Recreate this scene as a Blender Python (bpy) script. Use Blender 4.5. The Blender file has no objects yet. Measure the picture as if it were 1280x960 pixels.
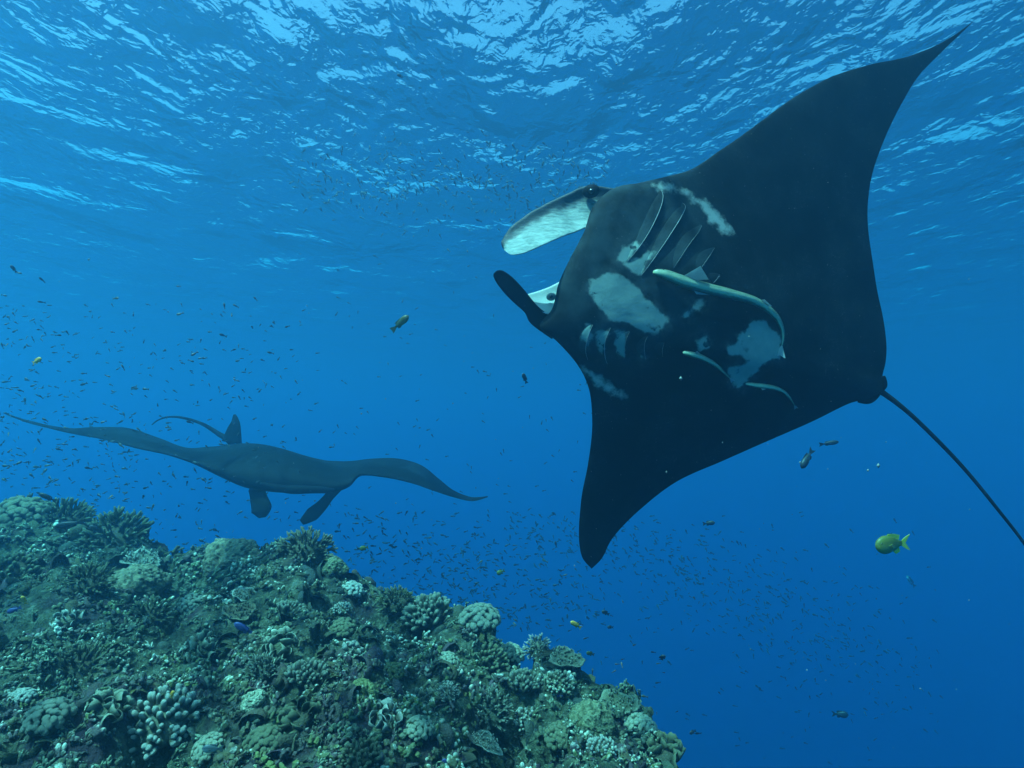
import bpy, math, random
import numpy as np
from mathutils import Vector
from mathutils.bvhtree import BVHTree

random.seed(7)
rng = np.random.default_rng(7)
SC = bpy.context.scene
COL = SC.collection

# ------------------------------------------------------------------ camera
PITCH = math.radians(5.0)
FPX = 763.0                                   # focal length for a 1280 px wide frame
cam_d = bpy.data.cameras.new("camera")
cam_d.sensor_width = 36.0
cam_d.lens = 36.0 * FPX / 1280.0
cam_d.clip_start = 0.05
cam_d.clip_end = 2000.0
cam = bpy.data.objects.new("camera", cam_d)
COL.objects.link(cam)
cam.rotation_euler = (math.radians(90) + PITCH, 0, 0)
SC.camera = cam

# ------------------------------------------------------------------ sky and sun
SUN_EL, SUN_AZ = math.radians(62), math.radians(-128)      # azimuth from +Y (ahead), negative = left
world = bpy.data.worlds.new("World")
SC.world = world
world.use_nodes = True
wn = world.node_tree
for n in list(wn.nodes):
    wn.nodes.remove(n)
sky = wn.nodes.new("ShaderNodeTexSky")
sky.sky_type = 'NISHITA'
sky.sun_disc = False
sky.sun_elevation = SUN_EL
sky.sun_rotation = SUN_AZ
sky.dust_density = 4.0
bg = wn.nodes.new("ShaderNodeBackground")
bg.inputs['Strength'].default_value = 0.15
wo = wn.nodes.new("ShaderNodeOutputWorld")
wn.links.new(sky.outputs[0], bg.inputs[0])
wn.links.new(bg.outputs[0], wo.inputs[0])

sun_d = bpy.data.lights.new("sun", 'SUN')
sun_d.energy = 5.0
sun_d.angle = math.radians(0.5)
sun_d.color = (1.0, 0.96, 0.9)
sun = bpy.data.objects.new("sun", sun_d)
COL.objects.link(sun)
sdir = Vector((math.sin(SUN_AZ) * math.cos(SUN_EL), math.cos(SUN_AZ) * math.cos(SUN_EL), math.sin(SUN_EL)))
sun.rotation_euler = (-sdir).to_track_quat('-Z', 'Y').to_euler()

SC.view_settings.view_transform = 'Standard'
SC.view_settings.look = 'None'
SC.view_settings.gamma = 1.0
SC.view_settings.use_curve_mapping = False
SC.view_settings.exposure = 1.2
SC.render.engine = 'CYCLES'
SC.cycles.max_bounces = 8
SC.cycles.diffuse_bounces = 2
SC.cycles.glossy_bounces = 2
SC.cycles.volume_bounces = 3
SC.cycles.transparent_max_bounces = 8
SC.cycles.use_denoising = True
SC.cycles.caustics_reflective = False
SC.cycles.caustics_refractive = False

# ------------------------------------------------------------------ helpers
F_ = np.array([0, math.cos(PITCH), math.sin(PITCH)])
U_ = np.array([0, -math.sin(PITCH), math.cos(PITCH)])
R_ = np.array([1.0, 0, 0])


def P(px, py, d):
    """A world point at distance d ahead, for a spot of the photograph."""
    return (R_ * ((px - 640) / FPX) + U_ * ((480 - py) / FPX) + F_) * d


def tag(o, label=None, cat=None, group=None, kind=None):
    if label: o['label'] = label
    if cat: o['category'] = cat
    if group: o['group'] = group
    if kind: o['kind'] = kind
    return o


def empty(name, loc, label, cat, group=None):
    o = bpy.data.objects.new(name, None)
    o.empty_display_size = 0.1
    o.location = loc
    COL.objects.link(o)
    return tag(o, label, cat, group)


def mesh_of(name, V, Fc, attrs=None, smooth=True, mat=None):
    me = bpy.data.meshes.new(name)
    V = np.asarray(V, dtype=np.float32)
    Fc = [np.asarray(f, dtype=np.int32) for f in (Fc if isinstance(Fc, list) else [Fc]) if len(f)]
    me.vertices.add(len(V))
    me.vertices.foreach_set('co', V.ravel())
    loops = np.concatenate([f.ravel() for f in Fc])
    sizes = np.concatenate([np.full(len(f), f.shape[1], dtype=np.int32) for f in Fc])
    me.loops.add(len(loops))
    me.loops.foreach_set('vertex_index', loops)
    me.polygons.add(len(sizes))
    me.polygons.foreach_set('loop_start', np.concatenate([[0], np.cumsum(sizes)[:-1]]).astype(np.int32))
    me.polygons.foreach_set('loop_total', sizes)
    me.polygons.foreach_set('use_smooth', np.full(len(sizes), smooth))
    for k, a in (attrs or {}).items():
        at = me.attributes.new(k, 'FLOAT', 'POINT')
        at.data.foreach_set('value', np.asarray(a, dtype=np.float32))
    me.update(calc_edges=True)
    me.validate()
    if mat: me.materials.append(mat)
    return me


def obj(name, me, parent=None, loc=None):
    o = bpy.data.objects.new(name, me)
    COL.objects.link(o)
    if loc is not None: o.location = loc
    if parent is not None: o.parent = parent
    return o


def under(name, V, Fc, parent, mat, attrs=None, smooth=True):
    """Part given in world coordinates, under a parent that only has a location."""
    V = np.asarray(V) - np.array(parent.location)
    return obj(name, mesh_of(name, V, Fc, attrs, smooth, mat), parent)


def crom(K, n):
    """Catmull-Rom through the rows of K, n samples, even in the row index."""
    K = np.asarray(K, dtype=float)
    m = len(K)
    t = np.linspace(0, m - 1, n)
    i = np.clip(np.floor(t).astype(int), 0, m - 2)
    f = (t - i)[:, None]
    p0, p1, p2, p3 = K[np.maximum(i - 1, 0)], K[i], K[i + 1], K[np.minimum(i + 2, m - 1)]
    return 0.5 * (2 * p1 + (p2 - p0) * f + (2 * p0 - 5 * p1 + 4 * p2 - p3) * f ** 2 + (3 * p1 - p0 - 3 * p2 + p3) * f ** 3)


def loft(rings):
    """rings: (n, m, 3) closed rings -> verts and quads with fan caps."""
    n, m, _ = rings.shape
    V = rings.reshape(-1, 3)
    a = (np.arange(n - 1)[:, None] * m + np.arange(m)[None, :]).ravel()
    b = (np.arange(n - 1)[:, None] * m + (np.arange(m)[None, :] + 1) % m).ravel()
    Q = np.stack([a, b, b + m, a + m], 1)
    c0, c1 = len(V), len(V) + 1
    V = np.vstack([V, rings[0].mean(0), rings[-1].mean(0)])
    j = np.arange(m)
    T0 = np.stack([np.full(m, c0), (j + 1) % m, j], 1)
    T1 = np.stack([np.full(m, c1), (n - 1) * m + j, (n - 1) * m + (j + 1) % m], 1)
    return V, [Q, np.vstack([T0, T1])]


def tube(pts, rad, m=10, flat=1.0, up=None):
    """Round or oval tube along pts; flat scales the radius along `up`."""
    pts = np.asarray(pts, float)
    n = len(pts)
    rad = np.broadcast_to(np.asarray(rad, float), (n,))
    T = np.gradient(pts, axis=0)
    T /= np.linalg.norm(T, axis=1)[:, None] + 1e-9
    up = np.array([0, 0, 1.0]) if up is None else np.asarray(up, float)
    S = np.cross(T, up); S /= np.linalg.norm(S, axis=1)[:, None] + 1e-9
    N = np.cross(S, T)
    a = np.linspace(0, 2 * math.pi, m, endpoint=False)
    rings = pts[:, None, :] + rad[:, None, None] * (np.cos(a)[None, :, None] * S[:, None, :] + flat * np.sin(a)[None, :, None] * N[:, None, :])
    return loft(rings)


def _h(ix, iy, iz, seed):
    h = (ix.astype(np.uint32) * np.uint32(374761393) + iy.astype(np.uint32) * np.uint32(668265263)
         + iz.astype(np.uint32) * np.uint32(2147483647) + np.uint32(seed * 1274126177 & 0xffffffff))
    h = (h ^ (h >> np.uint32(13))) * np.uint32(1274126177)
    h = h ^ (h >> np.uint32(16))
    return h.astype(np.float64) / 4294967295.0


def vnoise(p, seed=0):
    p = np.asarray(p, float)
    i = np.floor(p).astype(np.int64)
    f = p - i
    f = f * f * (3 - 2 * f)
    r = 0
    for dx in (0, 1):
        for dy in (0, 1):
            for dz in (0, 1):
                w = (f[:, 0] if dx else 1 - f[:, 0]) * (f[:, 1] if dy else 1 - f[:, 1]) * (f[:, 2] if dz else 1 - f[:, 2])
                r = r + w * _h(i[:, 0] + dx, i[:, 1] + dy, i[:, 2] + dz, seed)
    return r * 2 - 1


def fbm(p, oct=4, seed=0):
    r, a, s = 0, 1.0, 1.0
    for k in range(oct):
        r = r + a * vnoise(np.asarray(p) * s, seed + k)
        a *= 0.5; s *= 2.03
    return r


def bumps(p, seed=0):
    """Round lumps: 1 at cell points, falling to 0 (worley)."""
    p = np.asarray(p, float)
    i = np.floor(p).astype(np.int64)
    best = np.full(len(p), 9.0)
    for dx in (-1, 0, 1):
        for dy in (-1, 0, 1):
            for dz in (-1, 0, 1):
                a, b, c = i[:, 0] + dx, i[:, 1] + dy, i[:, 2] + dz
                q = np.stack([a + _h(a, b, c, seed), b + _h(a, b, c, seed + 11), c + _h(a, b, c, seed + 23)], 1)
                best = np.minimum(best, ((q - p) ** 2).sum(1))
    return np.sqrt(np.maximum(0, 1 - best / 0.75))


# ------------------------------------------------------------------ materials
class NT:
    def __init__(self, name):
        self.m = bpy.data.materials.new(name)
        self.m.use_nodes = True
        self.t = self.m.node_tree
        for n in list(self.t.nodes): self.t.nodes.remove(n)
        self.out = self.n('ShaderNodeOutputMaterial')

    def n(self, kind, **kw):
        nd = self.t.nodes.new(kind)
        for k, v in kw.items():
            if hasattr(nd, k): setattr(nd, k, v)
        return nd

    def put(self, sock, v):
        if isinstance(v, bpy.types.NodeSocket): self.t.links.new(v, sock)
        elif isinstance(v, (tuple, list)) and len(v) == 3 and sock.type == 'RGBA': sock.default_value = (*v, 1)
        else: sock.default_value = v

    def math(self, op, a, b=0.0, c=None, clamp=False):
        nd = self.n('ShaderNodeMath', operation=op, use_clamp=clamp)
        self.put(nd.inputs[0], a); self.put(nd.inputs[1], b)
        if c is not None: self.put(nd.inputs[2], c)
        return nd.outputs[0]

    def attr(self, name):
        return self.n('ShaderNodeAttribute', attribute_name=name).outputs['Fac']

    def coord(self, which='Object', scale=None):
        c = self.n('ShaderNodeTexCoord').outputs[which]
        if scale is None: return c
        mp = self.n('ShaderNodeMapping')
        self.put(mp.inputs[0], c); mp.inputs['Scale'].default_value = scale
        return mp.outputs[0]

    def noise(self, vec, scale, detail=4.0, rough=0.55, dist=0.0):
        nd = self.n('ShaderNodeTexNoise')
        self.put(nd.inputs['Vector'], vec)
        nd.inputs['Scale'].default_value = scale
        nd.inputs['Detail'].default_value = detail
        nd.inputs['Roughness'].default_value = rough
        nd.inputs['Distortion'].default_value = dist
        return nd.outputs[0]

    def step(self, v, a, b, lo=0.0, hi=1.0):
        nd = self.n('ShaderNodeMapRange', interpolation_type='SMOOTHSTEP')
        self.put(nd.inputs[0], v)
        for i, x in enumerate((a, b, lo, hi)): nd.inputs[i + 1].default_value = x
        return nd.outputs[0]

    def mix(self, f, a, b):
        nd = self.n('ShaderNodeMix', data_type='RGBA')
        self.put(nd.inputs[0], f); self.put(nd.inputs[6], a); self.put(nd.inputs[7], b)
        return nd.outputs[2]

    def ramp(self, f, stops):
        nd = self.n('ShaderNodeValToRGB')
        self.put(nd.inputs[0], f)
        el = nd.color_ramp.elements
        while len(el) < len(stops): el.new(0.5)
        for e, (p, c) in zip(el, stops): e.position = p; e.color = (*c, 1)
        return nd.outputs[0]

    def bump(self, h, strength, dist):
        nd = self.n('ShaderNodeBump')
        nd.inputs['Strength'].default_value = strength
        nd.inputs['Distance'].default_value = dist
        self.put(nd.inputs['Height'], h)
        return nd.outputs[0]

    def principled(self, color, rough=0.6, normal=None, spec=0.3, **kw):
        nd = self.n('ShaderNodeBsdfPrincipled')
        self.put(nd.inputs['Base Color'], color)
        self.put(nd.inputs['Roughness'], rough)
        nd.inputs['Specular IOR Level'].default_value = spec
        if normal is not None: self.put(nd.inputs['Normal'], normal)
        for k, v in kw.items(): self.put(nd.inputs[k], v)
        self.t.links.new(nd.outputs[0], self.out.inputs[0])
        return nd


def water_surface_mat():
    m = NT('water_surface')
    c = m.coord('Object')
    big = m.noise(m.coord('Object', (1.0, 0.7, 1)), 0.36, 1, 0.5, 0.4)
    mid = m.noise(m.coord('Object', (1.0, 0.62, 1)), 1.3, 2, 0.5, 0.6)
    sml = m.noise(m.coord('Object', (1.0, 0.62, 1)), 4.6, 2, 0.55, 0.5)
    fine = m.noise(m.coord('Object', (1.0, 0.7, 1)), 15.0, 2, 0.6, 0.3)
    h = m.math('ADD', m.math('MULTIPLY', big, 1.35), m.math('MULTIPLY', mid, 0.44))
    h = m.math('ADD', h, m.math('MULTIPLY', sml, 0.10))
    h = m.math('ADD', h, m.math('MULTIPLY', fine, 0.017))
    nrm = m.bump(h, 1.0, 1.0)
    fr = m.n('ShaderNodeFresnel'); fr.inputs['IOR'].default_value = 1.333
    m.put(fr.inputs['Normal'], nrm)
    tr = m.n('ShaderNodeBsdfTransparent')
    gl = m.n('ShaderNodeBsdfAnisotropic') if False else m.n('ShaderNodeBsdfGlossy')
    gl.inputs['Roughness'].default_value = 0.12
    m.put(gl.inputs['Normal'], nrm)
    mx = m.n('ShaderNodeMixShader')
    m.put(mx.inputs[0], fr.outputs[0])
    m.t.links.new(tr.outputs[0], mx.inputs[1]); m.t.links.new(gl.outputs[0], mx.inputs[2])
    m.t.links.new(mx.outputs[0], m.out.inputs[0])
    return m.m


def manta_skin(name, marks=True, dark=(0.002, 0.0025, 0.003), grey=(0.008, 0.011, 0.014), shade=None):
    m = NT(name)
    c = m.coord('Object')
    mott = m.noise(c, 5.0, 5, 0.6)
    col = m.mix(m.step(mott, 0.35, 0.75), dark, grey)
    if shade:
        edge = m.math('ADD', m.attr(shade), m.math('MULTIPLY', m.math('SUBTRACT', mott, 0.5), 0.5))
        col = m.mix(m.step(edge, 0.2, 0.8), (0.004, 0.005, 0.006), col)  # painted shade: near-black skin where the attribute is low
    if marks:
        head = m.attr('head')
        col = m.mix(m.math('MULTIPLY', head, m.step(m.noise(c, 9, 5, 0.6), 0.2, 0.8)), col, (0.036, 0.056, 0.062))
        sd = m.attr('mark')
        wob = m.math('SUBTRACT', m.noise(c, 22, 4, 0.6), 0.5)
        wob2 = m.math('SUBTRACT', m.noise(c, 7, 2, 0.5), 0.5)
        s = m.math('ADD', sd, m.math('ADD', m.math('MULTIPLY', wob, 14.0), m.math('MULTIPLY', wob2, 14.0)))
        s = m.math('ADD', s, 1.2)
        white = m.step(s, -1.6, 3.2)
        smudge = m.math('MULTIPLY', m.step(s, -15.0, 2.0), m.step(m.noise(c, 12, 5, 0.7), 0.4, 0.7))
        col = m.mix(m.math('MULTIPLY', smudge, 0.5), col, (0.10, 0.12, 0.12))
        blot = m.step(m.noise(c, 16, 3, 0.5), 0.60, 0.66)
        white = m.math('MULTIPLY', white, m.math('SUBTRACT', 1.0, m.math('MULTIPLY', blot, m.step(s, 14.0, 4.0))))
        streak = m.noise(m.coord('Object', (4, 1, 4)), 7, 4, 0.6)
        wcol = m.mix(streak, (0.17, 0.24, 0.21), (0.27, 0.35, 0.31))
        col = m.mix(white, col, wcol)
        # soft pale dusting of the shoulder bars
        sb = m.attr('bar')
        s2 = m.math('ADD', sb, m.math('MULTIPLY', wob, 22.0))
        col = m.mix(m.math('MULTIPLY', m.step(s2, -5.0, 4.0), 0.85), col, (0.32, 0.38, 0.35))
    scr = m.noise(m.coord('Object', (14, 1.5, 5)), 3.5, 2, 0.5, 0.6)
    scr2 = m.noise(m.coord('Object', (2, 3, 12)), 3.0, 2, 0.5, 0.9)
    ridge = m.math('MAXIMUM', m.step(m.math('ABSOLUTE', m.math('SUBTRACT', scr, 0.5)), 0.006, 0.0), m.step(m.math('ABSOLUTE', m.math('SUBTRACT', scr2, 0.5)), 0.005, 0.0))
    col = m.mix(m.math('MULTIPLY', ridge, m.step(mott, 0.45, 0.7, 0.0, 0.45)), col, (0.10, 0.12, 0.12))
    spk = m.noise(c, 90, 2, 0.5)
    col = m.mix(m.math('MULTIPLY', m.step(spk, 0.73, 0.79), 0.5), col, (0.3, 0.32, 0.32))
    b = m.bump(m.math('ADD', m.math('MULTIPLY', m.noise(c, 60, 3, 0.6), 0.5), m.math('MULTIPLY', m.noise(c, 7, 3, 0.5), 1.5)), 0.35, 0.006)
    m.principled(col, 0.7, b, 0.08)
    return m.m


def fin_mat():
    m = NT('cephalic_fin_skin')
    c = m.coord('Object')
    v = m.attr('across')
    n1 = m.noise(m.coord('Object', (1.2, 1, 4.5)), 9, 6, 0.7, 0.8)
    s = m.math('ADD', v, m.math('MULTIPLY', m.math('SUBTRACT', n1, 0.5), 0.75))
    pale = m.mix(m.step(m.noise(m.coord('Object', (1, 1, 3.5)), 14, 5, 0.7, 0.8), .25, .65), (0.07, 0.115, 0.11), (0.27, 0.34, 0.31))
    col = m.mix(m.step(s, 0.20, 0.48), (0.035, 0.045, 0.05), pale)
    spk = m.noise(c, 55, 3, 0.6)
    col = m.mix(m.math('MULTIPLY', m.step(spk, 0.56, 0.66), 0.22), col, (0.12, 0.15, 0.15))
    b = m.bump(n1, 0.5, 0.012)
    p = m.principled(col, 0.55, b, 0.3)
    p.inputs['Subsurface Weight'].default_value = 0.0
    return m.m


def plain(name, color, rough=0.5, spec=0.3, var=0.3, scale=30.0):
    m = NT(name)
    n = m.noise(m.coord('Object'), scale, 4, 0.6)
    col = m.mix(n, tuple(x * (1 - var) for x in color), tuple(min(1, x * (1 + var)) for x in color))
    m.principled(col, rough, m.bump(n, 0.2, 0.003), spec)
    return m.m


def sheer(name, color, alpha):
    """A thin fin membrane that lets some light through."""
    m = NT(name)
    n = m.noise(m.coord('Object', (2, 2, 9)), 20, 3, 0.6)
    col = m.mix(n, tuple(x * 0.7 for x in color), color)
    d = m.n('ShaderNodeBsdfTranslucent'); m.put(d.inputs[0], col)
    e = m.n('ShaderNodeBsdfDiffuse'); m.put(e.inputs[0], col)
    mx = m.n('ShaderNodeMixShader'); mx.inputs[0].default_value = alpha
    m.t.links.new(e.outputs[0], mx.inputs[1]); m.t.links.new(d.outputs[0], mx.inputs[2])
    m.t.links.new(mx.outputs[0], m.out.inputs[0])
    return m.m


def fish_mat(name, back, belly):
    m = NT(name)
    h = m.attr('belly')
    n = m.noise(m.coord('Object'), 40, 3, 0.6)
    col = m.mix(m.step(m.math('ADD', h, m.math('MULTIPLY', m.math('SUBTRACT', n, 0.5), 0.3)), 0.35, 0.75), back, belly)
    m.principled(col, 0.45, None, 0.4)
    return m.m


def rock_mat():
    m = NT('reef_rock')
    c = m.coord('Object')
    n1 = m.noise(c, 1.7, 5, 0.6)
    n2 = m.noise(c, 14, 6, 0.7)
    n3 = m.noise(c, 55, 5, 0.7)
    col = m.ramp(n2, [(0.25, (0.02, 0.022, 0.018)), (0.42, (0.07, 0.075, 0.05)), (0.54, (0.14, 0.15, 0.09)), (0.68, (0.34, 0.35, 0.25))])
    col = m.mix(m.step(n1, 0.52, 0.68), col, (0.07, 0.045, 0.06))
    col = m.mix(m.step(n3, 0.6, 0.72), col, (0.26, 0.28, 0.22))
    h = m.math('ADD', m.math('MULTIPLY', n2, 1.6), n3)
    m.principled(col, 0.85, m.bump(h, 1.0, 0.06), 0.12)
    return m.m


def coral_mat(name, body, tip, lo=0.55, hi=0.95, var=None):
    """Colour runs from body to tip along the attribute 'tip'; 'rnd' shifts the hue from clump to clump."""
    m = NT(name)
    c = m.coord('Object')
    t = m.attr('tip')
    r = m.attr('rnd')
    n = m.noise(c, 60, 4, 0.65)
    n2 = m.noise(c, 9, 3, 0.6)
    if var:
        body = m.ramp(r, [(i / (len(var) - 1), v) for i, v in enumerate(var)])
    bcol = m.mix(m.step(n2, 0.35, 0.7), body, m.mix(0.5, body, (0.05, 0.06, 0.04)))
    s = m.math('ADD', t, m.math('MULTIPLY', m.math('SUBTRACT', n, 0.5), 0.5))
    col = m.mix(m.step(s, lo, hi), bcol, tip)
    m.principled(col, 0.8, m.bump(m.math('ADD', n, m.noise(c, 140, 2, 0.5)), 0.8, 0.01), 0.2)
    return m.m


# ------------------------------------------------------------------ the water: surface, haze, sea bed
SURF = 5.6


def build_water():
    def axis(near, step, far, k):
        a = [0.0]
        s = step
        while a[-1] < far:
            if a[-1] > near: s *= k
            a.append(a[-1] + s)
        return np.array(a)
    xp = axis(12, 0.14, 230, 1.12)
    xs = np.concatenate([-xp[:0:-1], xp])
    yp = axis(26, 0.14, 230, 1.12)
    yn = axis(4, 0.3, 230, 1.25)
    ys = np.concatenate([-yn[:0:-1], yp])
    X, Y = np.meshgrid(xs, ys)
    p = np.stack([X.ravel(), Y.ravel(), np.zeros(X.size)], 1)
    z = 0.11 * fbm(p * [0.32, 0.2, 1], 2, 3) + 0.05 * vnoise(p * [1.1, 0.7, 1], 8)
    fade = np.clip(1.3 - np.hypot(p[:, 0], p[:, 1]) / 60, 0, 1)
    p[:, 2] = SURF + z * fade
    ny, nx = X.shape
    i = (np.arange(ny - 1)[:, None] * nx + np.arange(nx - 1)[None, :]).ravel()
    Q = np.stack([i, i + 1, i + nx + 1, i + nx], 1)
    o = obj('water_surface', mesh_of('water_surface', p, Q, mat=water_surface_mat()))
    tag(o, kind='structure')
    g = NT('sea_bed')
    c = g.coord('Object')
    g.principled(g.ramp(g.noise(c, 0.4, 6, 0.6), [(0.3, (0.14, 0.15, 0.13)), (0.7, (0.33, 0.33, 0.28))]), 0.9)
    n = 60
    s = np.linspace(-240, 240, n)
    X, Y = np.meshgrid(s, s)
    p = np.stack([X.ravel(), Y.ravel(), np.zeros(n * n)], 1)
    p[:, 2] = -34 + 2.0 * fbm(p * 0.03, 3, 5)
    i = (np.arange(n - 1)[:, None] * n + np.arange(n - 1)[None, :]).ravel()
    o = obj('sea_bed', mesh_of('sea_bed', p, np.stack([i, i + 1, i + n + 1, i + n], 1), mat=g.m))
    tag(o, kind='structure')


def build_haze():
    x, y, z0, z1 = 245, 245, -39, SURF + 0.9
    V = [(sx * x, sy * y, z) for z in (z0, z1) for sx, sy in ((-1, -1), (1, -1), (1, 1), (-1, 1))]
    Fc = [(3, 2, 1, 0), (4, 5, 6, 7), (0, 1, 5, 4), (1, 2, 6, 5), (2, 3, 7, 6), (3, 0, 4, 7)]
    m = NT('haze')
    pv = m.n('ShaderNodeVolumePrincipled')
    pv.inputs['Color'].default_value = (0.19, 0.56, 0.90, 1)
    pv.inputs['Density'].default_value = 0.041
    pv.inputs['Anisotropy'].default_value = 0.66
    ab = m.n('ShaderNodeVolumeAbsorption')
    ab.inputs['Color'].default_value = (0.0, 0.915, 0.955, 1)
    ab.inputs['Density'].default_value = 0.14
    ad = m.n('ShaderNodeAddShader')
    m.t.links.new(pv.outputs[0], ad.inputs[0]); m.t.links.new(ab.outputs[0], ad.inputs[1])
    m.t.links.new(ad.outputs[0], m.out.inputs['Volume'])
    o = obj('haze', mesh_of('haze', V, np.array(Fc), smooth=False, mat=m.m))
    tag(o, kind='stuff')


build_water()
build_haze()


# ------------------------------------------------------------------ manta near the camera
def airfoil(c):
    return (1.4845 * np.sqrt(c) - 0.63 * c - 1.758 * c ** 2 + 1.4215 * c ** 3 - 0.5180 * c ** 4) * 2.0


def disc(st, n, m, Nb, pw=None):
    """st rows: LE px,py,d  TE px,py,d  belly thickness, back thickness. Returns rings (n,2m,3) and photo spots."""
    K = crom(st, n)
    K[:, 6:] = np.maximum(K[:, 6:], 0.004)
    LE = np.array([P(*r[0:3]) for r in K]); TE = np.array([P(*r[3:6]) for r in K])
    cc = (1 - np.cos(np.linspace(0, math.pi, m))) / 2
    prof = airfoil(cc)
    prof[-1] = 0.02
    Nb = np.asarray(Nb) / np.linalg.norm(Nb)
    mid = LE[:, None, :] * (1 - cc)[None, :, None] + TE[:, None, :] * cc[None, :, None]
    belly = mid + Nb * (K[:, 6][:, None] * prof[None, :])[:, :, None]
    back = mid - Nb * (K[:, 7][:, None] * prof[None, :])[:, :, None]
    rings = np.concatenate([belly, back[:, -2:0:-1]], 1)
    return rings, LE, TE, cc


def project(V):
    V = np.asarray(V)
    d = V @ F_
    return np.stack([640 + FPX * (V @ R_) / d, 480 - FPX * (V @ U_) / d], 1)


def poly_sdf(pts, poly):
    """Positive inside, pixels of the photograph."""
    poly = np.asarray(poly, float)
    best = np.full(len(pts), 1e9)
    ins = np.zeros(len(pts), bool)
    n = len(poly)
    for i in range(n):
        a, b = poly[i], poly[(i + 1) % n]
        ab = b - a
        t = np.clip(((pts - a) @ ab) / (ab @ ab), 0, 1)
        best = np.minimum(best, np.linalg.norm(pts - (a + t[:, None] * ab), axis=1))
        c = (a[1] > pts[:, 1]) != (b[1] > pts[:, 1])
        with np.errstate(divide='ignore', invalid='ignore'):
            xi = a[0] + (pts[:, 1] - a[1]) * (b[0] - a[0]) / (b[1] - a[1])
        ins ^= c & (pts[:, 0] < xi)
    return np.where(ins, best, -best)


def zz(*pts):
    """Spots read off a 3.2x enlargement that starts at (600, 200)."""
    return [(600 + x / 3.2, 200 + y / 3.2) for x, y in pts]


MARKS = [
    zz((470, 460), (520, 452), (600, 485), (650, 530), (680, 570), (700, 600), (752, 635), (735, 665), (700, 690), (650, 682), (600, 650), (560, 640), (520, 635), (490, 600), (455, 565), (440, 520), (445, 480)),
    zz((575, 345), (620, 330), (645, 345), (610, 380), (580, 410), (550, 400), (565, 375)),
    zz((580, 415), (640, 385), (705, 360), (690, 395), (660, 430), (640, 468), (610, 450), (590, 435)),
    zz((800, 630), (835, 590), (880, 555), (908, 568), (890, 592), (850, 610), (830, 640)),
    zz((1090, 648), (1140, 645), (1180, 680), (1207, 720), (1197, 790), (1140, 810), (1100, 850), (1060, 890), (1030, 925), (1000, 880), (990, 830), (1060, 822), (1077, 800), (1040, 780), (1000, 772), (985, 748), (1030, 738), (1050, 700)),
    zz((865, 722), (910, 712), (922, 740), (900, 747), (880, 762)),
    zz((432, 665), (448, 690), (432, 745), (402, 710)),
    zz((470, 678), (512, 690), (503, 740), (490, 785), (468, 750)),
    zz((540, 678), (584, 690), (578, 785), (553, 770), (543, 730)),
    zz((625, 768), (655, 762), (662, 797), (640, 797)),
]
BARS = [
    zz((690, 98), (760, 103), (830, 130), (870, 160), (900, 165), (940, 205), (980, 250), (1005, 288), (985, 297), (950, 262), (920, 232), (890, 192), (850, 155), (790, 125), (720, 113)),
    zz((408, 826), (450, 858), (500, 888), (540, 918), (578, 945), (560, 957), (520, 927), (460, 892)),
]

S1 = [  # LE px,py,d | TE px,py,d | belly, back thickness
    (740, 710, 3.22, 740.5, 710, 3.22, 0.004, 0.004),
    (728, 695, 3.21, 753, 697, 3.21, 0.01, 0.01),
    (724, 665, 3.2, 767, 671, 3.21, 0.018, 0.018),
    (727, 622, 3.17, 800, 637, 3.22, 0.025, 0.025),
    (735, 580, 3.13, 846, 602, 3.24, 0.033, 0.035),
    (740, 530, 3.09, 906, 575, 3.27, 0.045, 0.05),
    (736, 487, 3.05, 965, 549, 3.3, 0.06, 0.07),
    (721, 455, 3.03, 1015, 527, 3.33, 0.08, 0.1),
    (697, 427, 3.01, 1060, 505, 3.36, 0.11, 0.14),
    (676, 408, 3.0, 1084, 499, 3.38, 0.14, 0.19),
    (692, 386, 3.0, 1098, 492, 3.38, 0.165, 0.23),
    (700, 355, 3.0, 1104, 482, 3.39, 0.175, 0.25),
    (714, 325, 3.0, 1103, 470, 3.4, 0.175, 0.25),
    (731, 292, 3.0, 1107, 452, 3.41, 0.165, 0.23),
    (742, 258, 3.01, 1108, 430, 3.42, 0.145, 0.2),
    (768, 236, 3.03, 1104, 398, 3.43, 0.12, 0.16),
    (800, 229, 3.05, 1096, 360, 3.43, 0.095, 0.12),
    (835, 221, 3.08, 1089, 315, 3.43, 0.075, 0.09),
    (866, 211, 3.11, 1085, 283, 3.42, 0.06, 0.07),
    (902, 187, 3.15, 1085, 253, 3.42, 0.05, 0.055),
    (942, 159, 3.2, 1090, 219, 3.42, 0.04, 0.042),
    (986, 126, 3.26, 1100, 188, 3.43, 0.032, 0.034),
    (1035, 98, 3.33, 1113, 157, 3.45, 0.025, 0.026),
    (1085, 82, 3.4, 1129, 126, 3.48, 0.018, 0.018),
    (1135, 70, 3.47, 1149, 94, 3.51, 0.012, 0.012),
    (1180, 51, 3.53, 1181, 61, 3.54, 0.008, 0.008),
    (1216, 27, 3.58, 1216.5, 27, 3.58, 0.003, 0.003),
]

belly_skin = manta_skin('manta_belly_skin')
dark_skin = manta_skin('manta_dark_skin', marks=False)
pale_lining = plain('mouth_lining', (0.40, 0.48, 0.46), 0.5, 0.3, 0.2, 12)
flap_skin = plain('gill_flap_skin', (0.035, 0.045, 0.045), 0.55, 0.15, 0.6, 25)
gill_rim = plain('gill_rim', (0.32, 0.35, 0.35), 0.5, 0.3, 0.3, 40)
eye_dark = plain('eye', (0.01, 0.01, 0.012), 0.15, 0.6, 0.1)
eye_ring = plain('eye_ring', (0.2, 0.22, 0.2), 0.5)


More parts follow.
